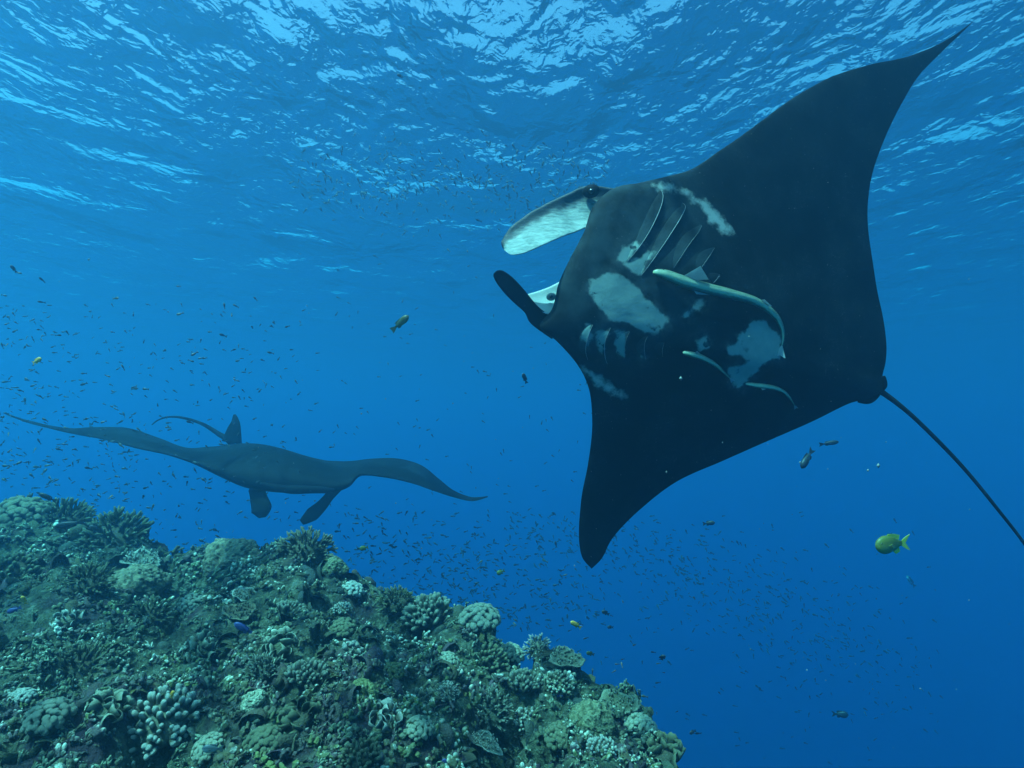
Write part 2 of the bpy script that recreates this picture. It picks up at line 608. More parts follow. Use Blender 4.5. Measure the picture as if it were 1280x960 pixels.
def sheet(top, bot, n, m, thick, cup, Nc):
    """A solid paddle between two edge curves; cup bends it toward Nc in the middle."""
    A = crom(top, n); B = crom(bot, n)
    A = np.array([P(*r) for r in A]); B = np.array([P(*r) for r in B])
    v = np.linspace(0, 1, m)
    Nc = np.asarray(Nc, float) / np.linalg.norm(Nc)
    mid = A[:, None, :] * (1 - v)[None, :, None] + B[:, None, :] * v[None, :, None]
    w = np.linalg.norm(A - B, axis=1)
    arch = 4 * v * (1 - v)
    mid = mid + Nc * (cup * w[:, None] * arch[None, :])[:, :, None]
    t = thick * (0.12 + np.sqrt(np.maximum(arch, 0)))
    env = np.minimum(1, np.linspace(1.0, 0.0, n) * 6 + 0.1)[:, None] * t[None, :] * 0.5
    f = mid + Nc * env[:, :, None]
    b = mid - Nc * env[:, :, None]
    rings = np.concatenate([f, b[:, ::-1]], 1)
    V, Fc = loft(rings)
    across = np.concatenate([v, v[::-1]])
    att = np.concatenate([np.tile(across, n), [0.5, 0.5]])
    return V, Fc, att


def build_near_manta():
    root = empty('manta_ray', P(900, 370, 3.2), 'large black manta ray banking upright with mottled white belly facing the camera', 'manta ray')
    toCam = -P(900, 370, 1.0) + np.array([-0.15, 0, 0.12])
    rings, LE, TE, cc = disc(S1, 330, 130, toCam)
    V, Fc = loft(rings)
    # small-scale unevenness of the trailing edge and soft belly folds
    Nn = toCam / np.linalg.norm(toCam)
    V = V + Nn * (0.010 * fbm(V * 3.1, 3, 4) + 0.0012 * vnoise(V * 22, 9))[:, None]
    # ragged trailing edge
    n, m2, _ = rings.shape
    px = project(V)
    belly_side = np.zeros(len(V), bool)
    idx = np.arange(n * m2) % m2
    belly_side[:n * m2] = idx < 130
    mark = np.full(len(V), -60.0)
    for p in MARKS: mark = np.maximum(mark, poly_sdf(px, p))
    bar = np.full(len(V), -60.0)
    for p in BARS: bar = np.maximum(bar, poly_sdf(px, p))
    mark[~belly_side] = -60; bar[~belly_side] = -60
    head = np.clip(1 - np.hypot((px[:, 0] - 770) / 150, (px[:, 1] - 310) / 170), 0, 1) * 1.5
    head = np.clip(head, 0, 0.8); head[~belly_side] *= 0.3
    body = under('body', V, Fc, root, belly_skin, {'mark': np.clip(mark, -40, 40), 'bar': np.clip(bar, -40, 40), 'head': head})
    quads = [tuple(int(x) for x in f) for f in Fc[0]]
    bvh = BVHTree.FromPolygons([tuple(v) for v in V], quads)

    def on(px_, py_, lift=0.0):
        d = Vector(P(px_, py_, 1.0)); d.normalize()
        h = bvh.ray_cast(Vector((0, 0, 0)), d)
        if h[0] is None: return P(px_, py_, 3.05)
        nn = h[1] if h[1].dot(d) < 0 else -h[1]
        return np.array(h[0] + nn * lift)

    # cephalic fins
    top = [(772, 236, 3.05), (735, 232, 3.06), (712, 241, 3.06), (690, 251, 3.05), (665, 264, 3.03), (645, 278, 3.01), (633, 290, 3.0), (627, 302, 3.0), (630, 312, 3.0)]
    bot = [(758, 285, 3.02), (738, 284, 3.0), (718, 291, 2.98), (700, 297, 2.94), (680, 306, 2.90), (662, 314, 2.88), (648, 318, 2.88), (638, 318, 2.91), (631, 313, 2.95)]
    V1, F1, a1 = sheet(top, bot, 60, 26, 0.035, 0.22, F_ * 0.9 + U_ * 0.35)
    V1 = V1 + Nn * (0.006 * vnoise(V1 * 14, 31) + 0.003 * vnoise(V1 * 40, 33))[:, None]
    o = under('cephalic_fin', V1, F1, root, fin_mat(), {'across': a1})
    o['label'] = 'upper head fin, mottled pale on its lower half'
    top = [(700, 400, 3.08), (680, 389, 3.04), (668, 378, 3.01), (655, 362, 2.97), (642, 348, 2.94), (630, 339, 2.92), (622, 338, 2.91), (618, 341, 2.9)]
    bot = [(690, 424, 3.1), (664, 405, 3.06), (656, 391, 3.03), (643, 379, 2.98), (631, 367, 2.95), (621, 354, 2.93), (617, 346, 2.91), (617, 342, 2.9)]
    V1, F1, a1 = sheet(top, bot, 50, 20, 0.03, 0.12, F_)
    under('cephalic_fin', V1, F1, root, dark_skin)
    # pale lining seen through the open mouth, and the far upper jaw
    top = [(716, 330, 3.22), (704, 348, 3.20), (690, 357, 3.18), (675, 363, 3.15), (662, 367, 3.12), (657, 369, 3.10)]
    bot = [(722, 372, 3.08), (708, 392, 3.06), (694, 394, 3.04), (682, 392, 3.03), (668, 384, 3.05), (660, 374, 3.08)]
    V1, F1, a1 = sheet(top, bot, 30, 16, 0.02, 0.18, F_)
    o = under('mouth_lining', V1, F1, root, pale_lining)
    # upper jaw behind the mouth
    top = [(705, 398, 3.25), (708, 370, 3.24), (720, 340, 3.22), (735, 310, 3.20), (752, 280, 3.18)]
    bot = [(740, 400, 3.3), (745, 370, 3.3), (752, 345, 3.29), (765, 320, 3.28), (775, 290, 3.26)]
    V1, F1, a1 = sheet(top, bot, 24, 12, 0.10, 0.1, F_)
    under('upper_jaw', V1, F1, root, dark_skin)

    def ball(name, c, r, mat, parent, sq=(1, 1, 1), mm=12):
        th = np.linspace(0.02, math.pi - 0.02, mm)
        pts = c + np.outer(np.cos(th) * r * sq[0], Nn)
        S = np.cross(Nn, [0, 0, 1.0]); S /= np.linalg.norm(S); T = np.cross(S, Nn)
        a = np.linspace(0, 2 * math.pi, 16, endpoint=False)
        rg = pts[:, None, :] + (np.sin(th) * r)[:, None, None] * (np.cos(a)[None, :, None] * S * sq[1] + np.sin(a)[None, :, None] * T * sq[2])
        Vb, Fb = loft(rg)
        return under(name, Vb, Fb, parent, mat)
    # eyes: a raised socket with a dark eye
    for (ex, ey, ed, s) in ((739, 239, 3.03, 1.0), (689, 371, 3.10, 0.6)):
        ball('eye_socket', P(ex, ey, ed), 0.036 * s, dark_skin if s == 1.0 else eye_ring, root, (0.7, 1.25, 0.95))
        ball('eye', P(ex, ey, ed - 0.022 * s), 0.014 * s, eye_dark, root)
    # gill flaps: raised edges with pale rims
    slits = [
        [(826, 238), (828, 246), (824, 262), (812, 288), (798, 310), (784, 327)],
        [(853, 254), (856, 260), (848, 276), (834, 298), (818, 322), (801, 345)],
        [(877, 282), (872, 291), (860, 306), (850, 322), (842, 335)],
        [(893, 310), (886, 320), (879, 330), (873, 340)],
        [(899, 343), (895, 349), (891, 354)],
        [(741, 406), (737, 414), (733, 426), (732, 440), (735, 450)],
        [(763, 410), (758, 420), (755, 432), (756, 446), (759, 455)],
        [(787, 414), (782, 424), (780, 436), (781, 448)],
        [(809, 420), (805, 430), (805, 440), (807, 450)],
        [(830, 428), (827, 436), (828, 446)],
    ]
    for k, s in enumerate(slits):
        C = crom(s, 26)
        w = np.sin(np.linspace(0.08, math.pi - 0.08, 26))
        wid = (14.0 if k < 5 else 11.0)
        hgt = (0.013 if k < 3 else 0.009)
        rim = np.array([on(x, y, hgt * a + 0.001) for (x, y), a in zip(C, w)])
        T = np.gradient(C, axis=0); T /= np.linalg.norm(T, axis=1)[:, None]
        Np = np.stack([-T[:, 1], T[:, 0]], 1)
        Np *= np.where(Np[:, :1] < 0, 1, -1)             # toward the head
        cols = []
        for fr, lf in ((1.0, -.004), (.8, .10), (.55, .38), (.3, .72), (.1, .95)):
            B = C + Np * (wid * w * fr)[:, None]
            cols.append(np.array([on(x, y, lf * hgt * a if lf > 0 else lf) for (x, y), a in zip(B, w)]))
        low = np.array([on(x, y, -0.012) for x, y in C + Np * 2.0])
        rg = np.stack(cols + [rim, low], 1)
        for _ in range(2): rg[1:-1] = (rg[:-2] + 2 * rg[1:-1] + rg[2:]) / 4
        rim = rg[:, -2]
        Vs, Fs = loft(rg)
        fp = project(Vs)
        fm = np.full(len(Vs), -60.0)
        for p in MARKS: fm = np.maximum(fm, poly_sdf(fp, p))
        ramp = np.concatenate([np.tile([0, .1, .25, .5, .75, 1.0, 0.0], len(rim)), [0, 0]])
        hd = np.clip(1 - np.hypot((fp[:, 0] - 770) / 150, (fp[:, 1] - 310) / 170), 0, 1) * 1.5
        flap = under('gill_flap', Vs, Fs, root, belly_skin, {'mark': np.clip(fm, -40, 40), 'bar': np.full(len(Vs), -40.0), 'head': np.clip(hd, 0, .8) + .15 * ramp})
        Vr, Fr = tube(rim, 0.0012 * (0.25 + w) * (1.0 if k in (0, 1, 5, 6) else 0.5), 6)
        obj('rim', mesh_of('rim', Vr - np.array(root.location), Fr, mat=gill_rim), flap)
    # pelvic fins and tail
    for (a, b, c) in (((1072, 501), (1087, 501), (1099, 492)), ((1099, 489), (1105, 482), (1104, 470))):
        Vp, Fp = tube(crom([P(*a, 3.42), P(*b, 3.40), P(*c, 3.39)], 14), 0.007 + 0.009 * np.sin(np.linspace(0.2, 2.9, 14)), 10, 0.35, Nn)
        under('pelvic_fin', Vp, Fp, root, dark_skin)
    Vd, Fd = tube(crom([P(1060, 470, 3.50), P(1078, 474, 3.62), P(1096, 480, 3.72)], 12), np.linspace(0.09, 0.012, 12), 10, 0.2, U_)
    under('dorsal_fin', Vd, Fd, root, dark_skin)
    C = crom([P(1092, 483, 3.42), P(1120, 503, 3.41), P(1150, 529, 3.38), P(1200, 580, 3.33), P(1245, 634, 3.28), P(1290, 694, 3.24), P(1330, 770, 3.2), P(1350, 850, 3.2)], 90)
    r = np.interp(np.linspace(0, 1, 90), [0, 0.08, 0.2, 1], [0.022, 0.015, 0.012, 0.0045])
    Vt, Ft = tube(C, r, 10)
    under('tail', Vt, Ft, root, dark_skin)
    return on, Nn


ON_BELLY, BELLY_N = build_near_manta()

# ------------------------------------------------------------------ remoras on the manta
remora_mat = NT('remora_skin')
_t = remora_mat.attr('side')
_n = remora_mat.noise(remora_mat.coord('Object'), 30, 4, 0.6)
_s = remora_mat.math('ADD', _t, remora_mat.math('MULTIPLY', remora_mat.math('SUBTRACT', _n, 0.5), 0.35))
remora_mat.principled(remora_mat.ramp(_s, [(0.06, (0.06, 0.08, 0.05)), (0.26, (0.14, 0.19, 0.11)), (0.38, (0.40, 0.52, 0.30)), (0.66, (0.32, 0.40, 0.26)), (0.90, (0.12, 0.16, 0.11))]), 0.4, None, 0.4)
fin_film = sheer('remora_fin_film', (0.55, 0.62, 0.6), 0.5)


def build_remora(label, pts, rad, fins, n=60, lift=1.0):
    C = crom(pts, n)
    s = np.linspace(0, 1, n)
    prof = np.interp(s, [0, 0.03, 0.10, 0.22, 0.42, 0.7, 0.88, 1.0], [0.35, 0.62, 0.85, 1.0, 0.9, 0.55, 0.25, 0.12])
    r = rad * prof
    pos = np.array([ON_BELLY(x, y, rr * lift + 0.004) for (x, y), rr in zip(C, r)])
    for _ in range(3): pos[1:-1] = (pos[:-2] + 2 * pos[1:-1] + pos[2:]) / 4
    root = empty('remora', pos[n // 3], label, 'remora')
    m = 14
    V, Fc = tube(pos, r, m, 0.85, BELLY_N)
    a = np.linspace(0, 2 * math.pi, m, endpoint=False)
    side = np.concatenate([np.tile(0.5 - 0.5 * np.cos(a), n), [0.5, 0.5]])
    under('body', V, Fc, root, remora_mat.m, {'side': side})
    T = np.gradient(pos, axis=0); T /= np.linalg.norm(T, axis=1)[:, None]
    S = np.cross(T, BELLY_N)
    for kind, i, ln, sgn, back in fins:
        b0 = pos[i] + S[i] * sgn * r[i] * 0.7
        b1 = pos[min(i + 3, n - 1)] + S[i] * sgn * r[i] * 0.7
        tip = b0 + S[i] * sgn * ln * 0.8 + T[i] * ln * back + BELLY_N * 0.02
        mid = b1 + S[i] * sgn * ln * 0.35 + T[i] * ln * back * 1.1
        cen = (b0 + b1 + tip + mid) / 4
        up = BELLY_N * 0.0025
        ring = np.array([b0, tip * 0.98 + cen * 0.02, tip, mid, b1])
        V = np.vstack([ring + up, ring - up])
        k = len(ring)
        F1 = [np.array([[0, 1, 2, 3, 4], [9, 8, 7, 6, 5]]), np.array([[j, (j + 1) % k, (j + 1) % k + k, j + k] for j in range(k)])]
        under(kind, V, F1, root, fin_film, smooth=False)
    # tail fin
    e, t, s_ = pos[-1], T[-1], S[-1]
    L = rad * 2.2
    ring = np.array([e - s_ * rad * .1, e + t * L - s_ * L * .45, e + t * L * .8, e + t * L + s_ * L * .45, e + s_ * rad * .1])
    V = np.vstack([ring + BELLY_N * .002, ring - BELLY_N * .002])
    F1 = [np.array([[0, 1, 2, 3, 4], [9, 8, 7, 6, 5]]), np.array([[j, (j + 1) % 5, (j + 1) % 5 + 5, j + 5] for j in range(5)])]
    under('tail_fin', V, F1, root, fin_film, smooth=False)
    # eye
    for sg in (1, -1):
        i = 5
        Ve, Fe = tube([pos[i] + S[i] * sg * r[i] * .75 + BELLY_N * r[i] * .3, pos[i] + S[i] * sg * r[i] * 1.02 + BELLY_N * r[i] * .35], rad * .13, 8)
        under('eye', Ve, Fe, root, eye_dark)


build_remora('longest pale remora curving across the belly of the near manta',
             [(815, 341), (830, 345), (850, 353), (880, 362), (910, 369), (938, 377), (960, 390), (972, 404), (977, 419), (976, 432)], 0.029,
             [('pectoral_fin', 12, 0.12, -1, 0.6), ('pelvic_fin', 16, 0.04, 1, 0.8), ('dorsal_fin', 34, 0.03, -1, 1.0)], lift=1.0)
build_remora('short pale remora under the long one on the manta belly',
             [(853, 439), (862, 441), (875, 445), (890, 453), (902, 463), (911, 472)], 0.016,
             [('pectoral_fin', 14, 0.025, -1, 0.8)])
build_remora('dim grey remora nearest the tail of the near manta',
             [(931, 479), (945, 481), (962, 483), (976, 488), (986, 497), (992, 506)], 0.014,
             [('pectoral_fin', 14, 0.02, 1, 0.8)])


# ------------------------------------------------------------------ the second manta
def build_far_manta():
    D = 7.2
    root = empty('manta_ray', P(340, 585, D), 'black manta ray in the distance gliding above the reef with wings spread', 'manta ray')
    # LE = near, lower edge; TE = far, upper edge; thickness below / above
    st = [
        (4, 516, 7.9, 4, 515, 7.9, .006, .006),
        (36, 529, 7.75, 34, 525, 7.85, .010, .010),
        (85, 541, 7.5, 80, 535, 7.75, .014, .014),
        (128, 549, 7.25, 120, 534, 7.7, .020, .020),
        (172, 560, 7.0, 160, 535, 7.75, .03, .03),
        (210, 568, 6.8, 198, 547, 7.85, .035, .035),
        (243, 578, 6.6, 232, 559, 8.0, .05, .05),
        (274, 591, 6.45, 262, 558, 8.2, .09, .12),
        (303, 601, 6.38, 292, 556, 8.35, .14, .21),
        (330, 606, 6.35, 320, 558, 8.4, .155, .25),
        (360, 608, 6.33, 350, 566, 8.3, .15, .25),
        (390, 610, 6.33, 382, 573, 8.1, .13, .20),
        (416, 611, 6.36, 412, 576, 7.85, .10, .13),
        (436, 606, 6.42, 440, 576, 7.65, .07, .08),
        (450, 594, 6.50, 468, 573, 7.55, .04, .05),
        (484, 597, 6.55, 498, 573, 7.45, .03, .035),
        (515, 604, 6.58, 526, 581, 7.3, .024, .026),
        (541, 613, 6.60, 548, 598, 7.15, .018, .018),
        (566, 621, 6.6, 567, 613, 6.95, .012, .012),
        (590, 626, 6.58, 589, 621, 6.8, .009, .009),
        (610, 621, 6.55, 609, 620, 6.6, .004, .004),
    ]
    rings, LE, TE, cc = disc(st, 200, 40, -U_)
    V, Fc = loft(rings)
    V = V + U_ * (0.006 * fbm(V * 1.6, 2, 14))[:, None]
    cr = np.concatenate([np.zeros(40), np.clip((cc[-2:0:-1] - .28) / .22, 0, 1)])  # back painted lighter as if sunlit, underside and front edge dark as shade
    under('body', V, Fc, root, far_shaded_back, {'back': np.concatenate([np.tile(cr, 200), [0, 0]])})
    # dorsal fin
    ln = np.linspace(0, 1, 12)
    base = crom([P(290, 553, 8.2), P(292, 540, 8.2), P(294, 528, 8.22), P(293, 518, 8.25)], 12)
    Vd, Fd = tube(base, np.interp(ln, [0, .5, 1], [.14, .085, .015]), 12, 0.3, F_)
    under('dorsal_fin', Vd, Fd, root, far_skin)
    C = crom([P(290, 551, 8.25), P(276, 544, 8.35), P(255, 531, 8.45), P(232, 523, 8.55), P(212, 521, 8.65), P(198, 525, 8.7), P(190, 531, 8.72)], 40)
    Vt, Ft = tube(C, np.interp(np.linspace(0, 1, 40), [0, .1, .4, 1], [.07, .042, .020, .007]), 8)
    under('tail', Vt, Ft, root, far_skin)
    for c, w in (([(319, 606, 6.62), (321, 615, 6.5), (324, 626, 6.42), (327, 637, 6.38), (328, 647, 6.36)], [.11, .10, .10, .115, .035]),
                 ([(420, 609, 6.6), (411, 621, 6.5), (402, 632, 6.44), (390, 643, 6.4), (377, 653, 6.38)], [.07, .05, .06, .075, .03])):
        C = crom([P(*p) for p in c], 22)
        Vf, Ff = tube(C, np.interp(np.linspace(0, 1, 22), np.linspace(0, 1, 5), w), 12, 0.3, F_)
        under('cephalic_fin', Vf, Ff, root, far_skin)
    # mouth opening between the head fins
    C = crom([P(326, 604, 6.28), P(355, 611, 6.16), (P(385, 612, 6.16)), P(418, 612, 6.26)], 20)
    Vm, Fm = tube(C, .045 * np.sin(np.linspace(.25, 2.9, 20)), 8)
    under('lower_jaw', Vm, Fm, root, far_skin)


far_skin = manta_skin('far_manta_skin', marks=False, dark=(0.003, 0.004, 0.006), grey=(0.008, 0.010, 0.013))
far_shaded_back = manta_skin('far_manta_shaded_back', marks=False, dark=(0.006, 0.008, 0.011), grey=(0.014, 0.018, 0.023), shade='back')  # body skin with sunlit back and shaded underside put into its colour
build_far_manta()


# ------------------------------------------------------------------ the reef
CREST = [(-1400, 560, 5.0), (-500, 600, 6.2), (0, 638, 5.6), (60, 655, 5.4), (120, 674, 5.2), (185, 704, 4.9), (215, 728, 4.7), (250, 720, 4.5), (310, 706, 4.3),
         (380, 704, 4.1), (437, 738, 3.9), (480, 758, 3.8), (530, 772, 3.7), (600, 792, 3.6), (640, 813, 3.45), (700, 855, 3.2),
         (725, 884, 3.1), (745, 906, 3.0), (790, 925, 2.85), (815, 955, 2.7), (835, 1000, 2.5), (880, 1100, 2.3), (980, 1280, 2.0), (1500, 1900, 1.7)]
_c = np.array([P(*k) for k in CREST])
C_AZ = np.arctan2(_c[:, 0], _c[:, 1]); C_R = np.hypot(_c[:, 0], _c[:, 1]); C_Z = _c[:, 2]
REEF = {}


def reef_height(az, r):
    rc = np.interp(az, C_AZ, C_R); zc = np.interp(az, C_AZ, C_Z)
    znear = np.interp(az, np.radians([-60, -35, 0, 15, 30]), [-1.25, -1.22, -1.36, -1.5, -1.9])
    u = np.clip(r / rc, 0, 1)
    u = (u - 0.35) / 0.65
    u = np.clip(u, 0, 1) ** 1.15
    z = znear * (1 - u) + zc * u
    over = np.maximum(r - rc, 0)
    steep = np.interp(az, np.radians([-40, 0, 12]), [0.35, 0.7, 1.6])
    z = z - steep * over - 0.25 * over ** 1.5
    return z


def build_reef():
    na, nr = 600, 430
    az = np.radians(np.linspace(-105, 70, na))
    r = 0.5 * (60 / 0.5) ** (np.linspace(0, 1, nr) ** 0.86)
    A, R = np.meshgrid(az, r)
    A, R = A.ravel(), R.ravel()
    z = np.maximum(reef_height(A, R), -34.5)
    p = np.stack([R * np.sin(A), R * np.cos(A), z], 1)
    b1 = bumps(p * [1.6, 1.6, 1.2], 1)
    b2 = bumps(p * 4.3 + 0.3 * vnoise(p * 3, 5)[:, None], 2)
    b3 = bumps(p * 10.5, 3)
    b4 = bumps(p * 24.0, 6)
    f = fbm(p * 2.1, 5, 12)
    h = 0.20 * (b1 - 0.5) + 0.12 * (b2 - 0.55) * (0.5 + b1) + 0.060 * b3 + 0.022 * b4 + 0.05 * f
    crev = np.clip(fbm(p * 2.3, 2, 40) - 0.30, 0, 1)
    h -= 0.62 * crev * np.clip((R - 1.2) / 1.0, 0, 1)
    p[:, 2] += h
    p[:, 0] += 0.05 * vnoise(p * 7, 21) + 0.02 * vnoise(p * 19, 22)
    p[:, 1] += 0.05 * vnoise(p * 7, 25) + 0.02 * vnoise(p * 19, 26)
    i = (np.arange(nr - 1)[:, None] * na + np.arange(na - 1)[None, :]).ravel()
    Q = np.stack([i, i + na, i + na + 1, i + 1], 1)
    me = mesh_of('reef_slope', p, Q, mat=rock_mat())
    o = obj('reef_slope', me)
    tag(o, kind='structure')
    nrm = np.zeros(len(p) * 3, dtype=np.float32)
    me.vertices.foreach_get('normal', nrm)
    nrm = nrm.reshape(-1, 3)
    REEF.update(p=p, n=nrm, az=A, r=R, rc=np.interp(A, C_AZ, C_R))
    REEF['bvh'] = BVHTree.FromPolygons([tuple(v) for v in p], [tuple(int(x) for x in q) for q in Q])


build_reef()


def capsule(p0, p1, r0, r1, m=6, rings=3, bend=0.0):
    """A blunt finger from p0 to p1; returns verts, tris and height 0..1."""
    p0 = np.asarray(p0, float); p1 = np.asarray(p1, float)
    ax = p1 - p0; L = np.linalg.norm(ax); ax = ax / L
    s = np.cross(ax, [0.3, 0.9, 0.2]); s /= np.linalg.norm(s); t = np.cross(ax, s)
    hs = list(np.linspace(0, 0.82, rings)) + [0.95]
    rr = [r0 + (r1 - r0) * h for h in hs[:-1]] + [r1 * 0.62]
    a = np.linspace(0, 2 * math.pi, m, endpoint=False)
    V, H = [], []
    for h, r in zip(hs, rr):
        c = p0 + ax * L * h + s * bend * L * h * h
        V.append(c + r * (np.cos(a)[:, None] * s + np.sin(a)[:, None] * t)); H += [h] * m
    V = np.vstack(V + [[p0 + ax * L + s * bend * L]]); H.append(1.0)
    n = len(hs)
    T = []
    for i in range(n - 1):
        for j in range(m):
            k = (j + 1) % m
            T += [(i * m + j, i * m + k, (i + 1) * m + k), (i * m + j, (i + 1) * m + k, (i + 1) * m + j)]
    for j in range(m): T.append(((n - 1) * m + j, (n - 1) * m + (j + 1) % m, n * m))
    return V, np.array(T), np.array(H)


def join(parts):
    V, T, H, off = [], [], [], 0
    for v, t, h in parts:
        V.append(v); T.append(t + off); H.append(h); off += len(v)
    return np.vstack(V), np.vstack(T), np.concatenate(H)


def dome(r, h, n=8, m=12, amp=0.12, seed=0, sc=3.0):
    th = np.linspace(0, math.pi * 0.62, n)[1:]
    a = np.linspace(0, 2 * math.pi, m, endpoint=False)
    V = [[0, 0, h]]
    for x in th: V += [[r * math.sin(x) * math.cos(b), r * math.sin(x) * math.sin(b), h * math.cos(x)] for b in a]
    V = np.array(V)
    V *= (1 + amp * fbm(V * sc / r + seed * 7.3, 3, seed))[:, None]
    T = [(0, 1 + j, 1 + (j + 1) % m) for j in range(m)]
    for i in range(n - 2):
        for j in range(m):
            a0 = 1 + i * m + j; a1 = 1 + i * m + (j + 1) % m
            T += [(a0, a0 + m, a1 + m), (a0, a1 + m, a1)]
    return V, np.array(T), np.clip(V[:, 2] / h, 0, 1) * 0.75


def leaf(w, h, curl, R, th=0.05, n=5, m=4):
    """A curled, solid leaf standing on its base line."""
    u = np.linspace(-1, 1, n); v = np.linspace(0, 1, m)
    F, B, H = [], [], []
    for b in v:
        for a in u:
            k = math.sqrt(max(0.0, 1 - a * a * 0.75))
            x = a * w * (0.55 + 0.5 * b); y = curl * w * (a * a - 0.4) + curl * 0.8 * h * b * b; z = h * b * k
            F.append((x, y - th * w * .5 * k, z)); B.append((x, y + th * w * .5 * k, z)); H.append(b)
    N = n * m
    V = np.array(F + B); H = np.array(H + H)
    T = []
    for i in range(m - 1):
        for j in range(n - 1):
            a = i * n + j; T += [(a, a + 1, a + n + 1), (a, a + n + 1, a + n), (a + N, a + N + n + 1, a + N + 1), (a + N, a + N + n, a + N + n + 1)]
    ring = [j for j in range(n)] + [i * n + n - 1 for i in range(1, m)] + [(m - 1) * n + j for j in range(n - 2, -1, -1)] + [i * n for i in range(m - 2, 0, -1)]
    for q in range(len(ring)):
        a, b = ring[q], ring[(q + 1) % len(ring)]
        T += [(a, a + N, b + N), (a, b + N, b)]
    c, s = math.cos(R), math.sin(R)
    V = V @ np.array([[c, s, 0], [-s, c, 0], [0, 0, 1]])
    return V, np.array(T), H


def t_fingers(R, k=7, tall=1.0, fat=0.22, spread=0.6, m=6):
    ps = []
    for i in range(k):
        a = R.uniform(0, 6.28); q = math.sqrt(R.uniform(0, 1)) * spread
        b = np.array([q * math.cos(a), q * math.sin(a), -0.1])
        d = np.array([q * math.cos(a) * 0.9 + R.normal(0, .12), q * math.sin(a) * 0.9 + R.normal(0, .12), 1.0])
        L = tall * R.uniform(0.55, 1.0)
        f = fat * R.uniform(0.8, 1.2)
        ps.append(capsule(b, b + d / np.linalg.norm(d) * L, f * 1.05, f * 0.85, m, 3, R.uniform(-.15, .15)))
    return join(ps)


def t_knobs(R, k=12, size=0.3, m=6):
    ps = []
    for i in range(k):
        d = R.normal(0, 1, 3); d[2] = abs(d[2]) * 0.9 + 0.15; d /= np.linalg.norm(d)
        f = size * R.uniform(0.6, 1.2)
        v, t, h = capsule(d * 0.45, d * (0.75 + 0.3 * R.uniform()), f, f * 0.9, m, 2)
        ps.append((v, t, np.clip(0.2 + 0.6 * h * (0.4 + d[2]), 0, 1)))
    return join(ps)


def t_branches(R, k=7, thin=0.07, m=5):
    ps = []
    for i in range(k):
        a = R.uniform(0, 6.28); s = R.uniform(0.2, 0.95)
        d = np.array([math.cos(a) * s, math.sin(a) * s, 1.0]); d /= np.linalg.norm(d)
        L = R.uniform(0.6, 1.0)
        p0 = np.array([math.cos(a) * .12, math.sin(a) * .12, -.05]); p1 = p0 + d * L
        ps.append(capsule(p0, p1, thin * 1.3, thin * 0.7, m, 2, R.uniform(-.15, .15)))
        for q in range(2):
            e = d + R.normal(0, .55, 3); e /= np.linalg.norm(e)
            b = p0 + d * L * R.uniform(.4, .75)
            v, t, h = capsule(b, b + e * L * .42, thin * .95, thin * .6, m, 2)
            ps.append((v, t, 0.4 + 0.6 * h))
    return join(ps)


def t_leaves(R, k=6):
    ps = []
    for i in range(k):
        v, t, h = leaf(R.uniform(.35, .6), R.uniform(.5, 1.0), R.uniform(-.5, .5), R.uniform(0, 6.28), 0.12)
        v = v + [R.uniform(-.45, .45), R.uniform(-.45, .45), -.1]
        ps.append((v, t, h))
    return join(ps)


def t_plate(R, m=14):
    """A shallow saucer with a thick uneven rim and stubs on top."""
    a = np.linspace(0, 2 * math.pi, m, endpoint=False)
    w = 1 + 0.18 * np.sin(a * 3 + R.uniform(0, 6)) + R.normal(0, .06, m)
    prof = [(0.16, -.35), (0.2, -.1), (0.85, .12), (1.0, .2), (0.97, .27), (0.6, .16), (0.25, .1)]
    V, H = [], []
    for q, z in prof:
        ww = 1 if q < .3 else w
        V.append(np.stack([q * np.cos(a) * ww, q * np.sin(a) * ww, np.full(m, z) + (R.normal(0, .02, m))], 1))
        H += [0.62 if q > .95 else (0.30 if z > .05 else 0.0)] * m
    V = np.vstack(V + [[[0, 0, .08]], [[0, 0, -.35]]]); H += [.5, 0]
    T = []
    n = len(prof)
    for i in range(n - 1):
        for j in range(m):
            k = (j + 1) % m
            T += [(i * m + j, i * m + k, (i + 1) * m + k), (i * m + j, (i + 1) * m + k, (i + 1) * m + j)]
    for j in range(m): T += [((n - 1) * m + j, (n - 1) * m + (j + 1) % m, n * m), ((j + 1) % m, j, n * m + 1)]
    return V, np.array(T), np.array(H)


def frame_of(nrm, R, lean=0.5):
    z = np.asarray(nrm, float) * (1 - lean) + np.array([0, 0, 1.0]) * lean + R.normal(0, .12, 3)
    z /= np.linalg.norm(z)
    x = np.cross(z, R.normal(0, 1, 3)); x /= np.linalg.norm(x)
    return np.stack([x, np.cross(z, x), z], 0)          # rows: local axes in world


HUES = [(0.06, 0.07, 0.06), (0.10, 0.11, 0.04), (0.08, 0.10, 0.06), (0.13, 0.11, 0.06), (0.07, 0.08, 0.06), (0.09, 0.06, 0.07), (0.14, 0.16, 0.05), (0.09, 0.11, 0.08), (0.19, 0.19, 0.12)]
growth_mat = coral_mat('coral_growth', None, (0.58, 0.59, 0.46), 0.62, 1.15, HUES)
dark_growth = coral_mat('dark_growth', None, (0.24, 0.28, 0.18), 0.5, 1.1,
                        [(0.05, 0.06, 0.03), (0.04, 0.05, 0.05), (0.09, 0.08, 0.03), (0.07, 0.04, 0.06), (0.06, 0.09, 0.04)])


